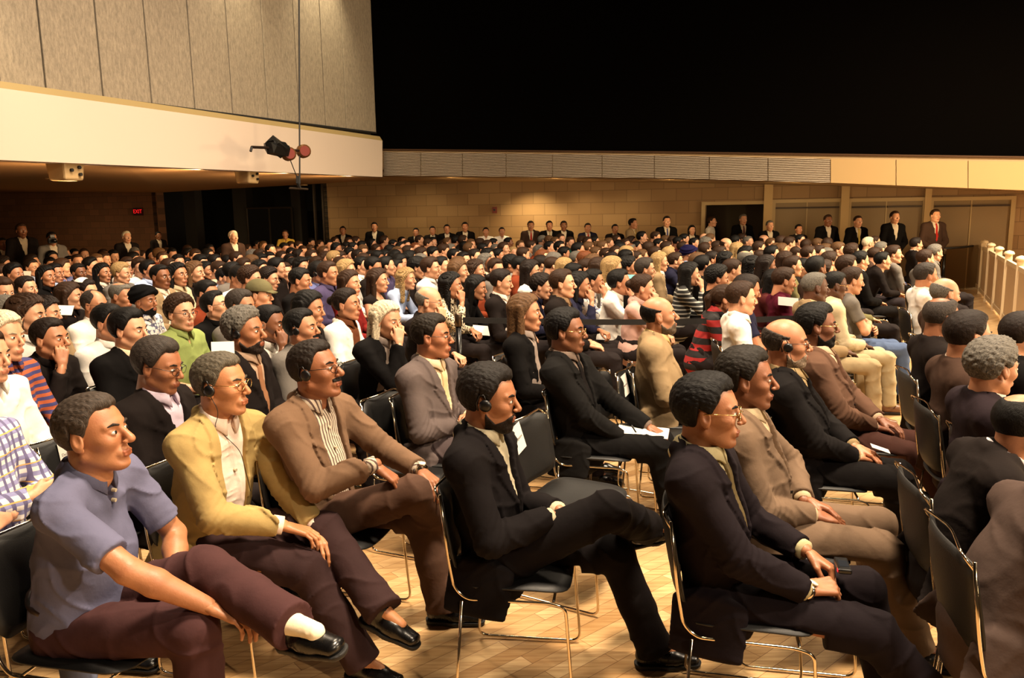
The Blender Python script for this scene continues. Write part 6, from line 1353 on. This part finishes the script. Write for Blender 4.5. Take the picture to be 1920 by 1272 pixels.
def watch(key, side, label, bracelet=True):
    e, J = ROOT[key]; W_, E_ = J['W' + side], J['E' + side]; d = nrm(W_ - E_); c_ = W_ + d * .022; u = nrm(np.cross(d, (0, 0, 1))); v = np.cross(u, d)
    m = MB().tube([c_ - d * .007 , c_ + d * .007], .0325, 18); m.build('wristwatch', CHROME, e, True); q = c_ + v * .033; MB().tube([q, q + v * .006], .016, 16).build('watch_face', plain('watch face', (.9, .88, .8), .2), e, True)
watch('m5', 'R', ''); watch('m3', 'L', '')
J = ROOT['m7'][1]; card('folded_paper', W('m7', (J['WR'] + J['WL']) / 2 + A3(.13, 0, .02)), -.3, .3, .07, .09, 'small folded white paper in the hands of the bald headset man', 'paper')
# m1: sock and its tick, belt
e, J = ROOT['m1']; d = nrm(J['AL'] - J['KL']); A = J['AL']; T = nrm(J['TL'])
f = Field(A - .17, A + .17, .006); f.rc(A - d * .07, A + d * .0, .037, .034, .01); f.rc(A, A + T * .10 - nrm(J['DL']) * -.02, .036, .030, .02); f.wrinkle(.0012, .03, 2); mk('sock', *f.mesh(), cloth((.90, .84, .72)), e)
q = A + nrm(np.cross(d, T)) * (.038 if np.cross(d, T)[1] < 0 else -.038); n_ = nrm(q - A)
MB().tube([q - T * .022 - d * .004 + n_ * -.001, q - T * .012 + d * .008, q + T * .0 + d * .004, q + T * .024 - d * .012], [.002, .0045, .0035, .001], 6).build('tick_mark', plain('sock tick', (.05, .04, .04), .8), e)
ax, Lv, Fv = frame(J); m = MB(); P = J['P'] + ax * .085; pts = [P + Fv * (.150 * math.cos(a)) + Lv * (.160 * math.sin(a)) for a in np.linspace(0, 2 * math.pi, 28, endpoint=False)]
m.tube(pts, .014, 6, True).build('belt', plain('brown belt', (.16, .10, .08), .4), e, True)
# headset cords
def cord(key, side, pts):
    e, J = ROOT[key]; MB().tube(fillet([J['H'] + headR(0) @ A3(.004, -.095, -.01)] + [J[b_] + A3(*c_) for b_, c_ in pts], .03, 6), .0016, 5).build('headset_cord', plain('headset plastic', (.03, .03, .035), .35), e, True)
cord('m2', 'R', [('H', (.045, -.092, -.09)), ('H', (.015, -.085, -.15)), ('N', (.06, -.060, -.02)), ('N', (.13, -.02, -.12)), ('N', (.15, .0, -.30))])
cord('m7', 'R', [('H', (.03, -.085, -.10)), ('N', (.10, -.06, -.06)), ('N', (.14, -.02, -.22))])
# loose papers in the crowd
def at_depth(px, py, d): return CAM + ray(px, py) * (d / F)
near = lambda x, y: min(PEOPLE, key=lambda p: (p['x'] - x) ** 2 + (p['y'] - y) ** 2)['d']
for px, py, who, yw, tl, w_, l_, lab in ((418, 657, (460, 622), .3, -1.1, .10, .12, 'white paper held up beside the grey curly haired man'), (40, 517, (60, 503), .2, -1.1, .14, .24, 'white sheet raised high over the heads at the left'), (122, 582, (130, 556), .2, -.7, .12, .13, 'bright white paper between the left rows behind the black turban'),
  (1496, 577, (1452, 530), -.2, -.25, .16, .24, 'white notebook page held by the hunched dark haired woman'), (1478, 566, (1470, 528), -.3, -.6, .12, .18, 'grey paper pad on the lap in the right rows'), (560, 675, (650, 572), 0, -.2, .14, .20, 'yellowish folder on the lap of the white jacket woman'), (905, 620, (893, 540), -.1, -.15, .15, .24, 'pale magazine on the lap behind the black belt'), (1184, 519, (1178, 502), 0, -1.2, .05, .10, 'small pale blue card beside the black haired fist at chin youth')):
    mat = {'yellow': plain('manila', (.75, .58, .22), .6), 'pale blue': plain('blue card', (.45, .72, .75), .5), 'grey p': plain('grey paper', (.55, .52, .5), .6)}
    mm = next((v for k, v in mat.items() if k in lab), PAPER); card('paper' if 'folder' not in lab else 'paper_folder', at_depth(px, py, near(*who) - .22), yw, .1, w_, l_, lab, 'paper', mm, roll=max(-tl, .55))
st = stands[25]; c_ = A3(*st['P']); card('folder', c_ + A3(.05, -.33, -.42), -1.5, -1.3, .22, .30, 'yellow folder held by the grey haired standing man', 'folder', plain('manila', (.75, .58, .22), .6))
st = stands[2]; c_ = A3(*st['P']); e = empty('camera', c_ + A3(.10, -.16, -.03), math.radians(-40), 'black photo camera raised by a standing person before the brick wall', 'camera')
MB().box((-.04, -.07, -.05), (.03, .07, .05)).build('camera_body', BLK, e, bevel=.008); MB().tube([(.03, 0, 0), (.13, 0, 0)], [.035, .038], 14).build('lens', plain('lens barrel', (.05, .05, .055), .3), e, True)
MB().box((-.02, -.04, .05), (.03, .04, .11)).build('flash', plain('flash head', (.12, .12, .13), .4), e, bevel=.006)
st = stands[26]; c_ = A3(*st['P']); card('paper', c_ + A3(.0, -.33, -.38), -1.5, -1.2, .30, .20, 'white paper held by the standing woman before the tan doors', 'paper')
# black bag under the chairs of the front row
b = atz(1712, 935, .12); e = empty('shoulder_bag', (b[0], b[1], 0), -.3, 'black leather bag with a looped handle on the floor by the chair legs', 'bag')
f = Field((-.2, -.13, -.02), (.2, .13, .3), .01); f.ecap((0, -.06, .09), (0, .06, .09), (.10, .09), (.10, .09), (1, 0, 0), (0, 0, 1), .03); f.ecap((-.09, 0, .08), (.09, 0, .08), (.075, .08), (.075, .08), (0, 1, 0), (0, 0, 1), .03); f.wrinkle(.003, .07, 3); mk('bag_body', *f.mesh(), plain('black bag leather', (.04, .035, .03), .4, bmp=80), e)
MB().tube([(.09 * math.cos(a), 0, .16 + .09 * math.sin(a)) for a in np.linspace(0, math.pi, 12)], .006, 6).build('handle', plain('black bag leather', (.04, .035, .03), .4, bmp=80), e, True)
labs = {}
for o in COL.objects:
    if o.parent is None and o.get('label'): labs.setdefault(o['label'].lower(), []).append(o.name)
for k, v in labs.items():
    if len(v) > 1: print('DUP', k, len(v))
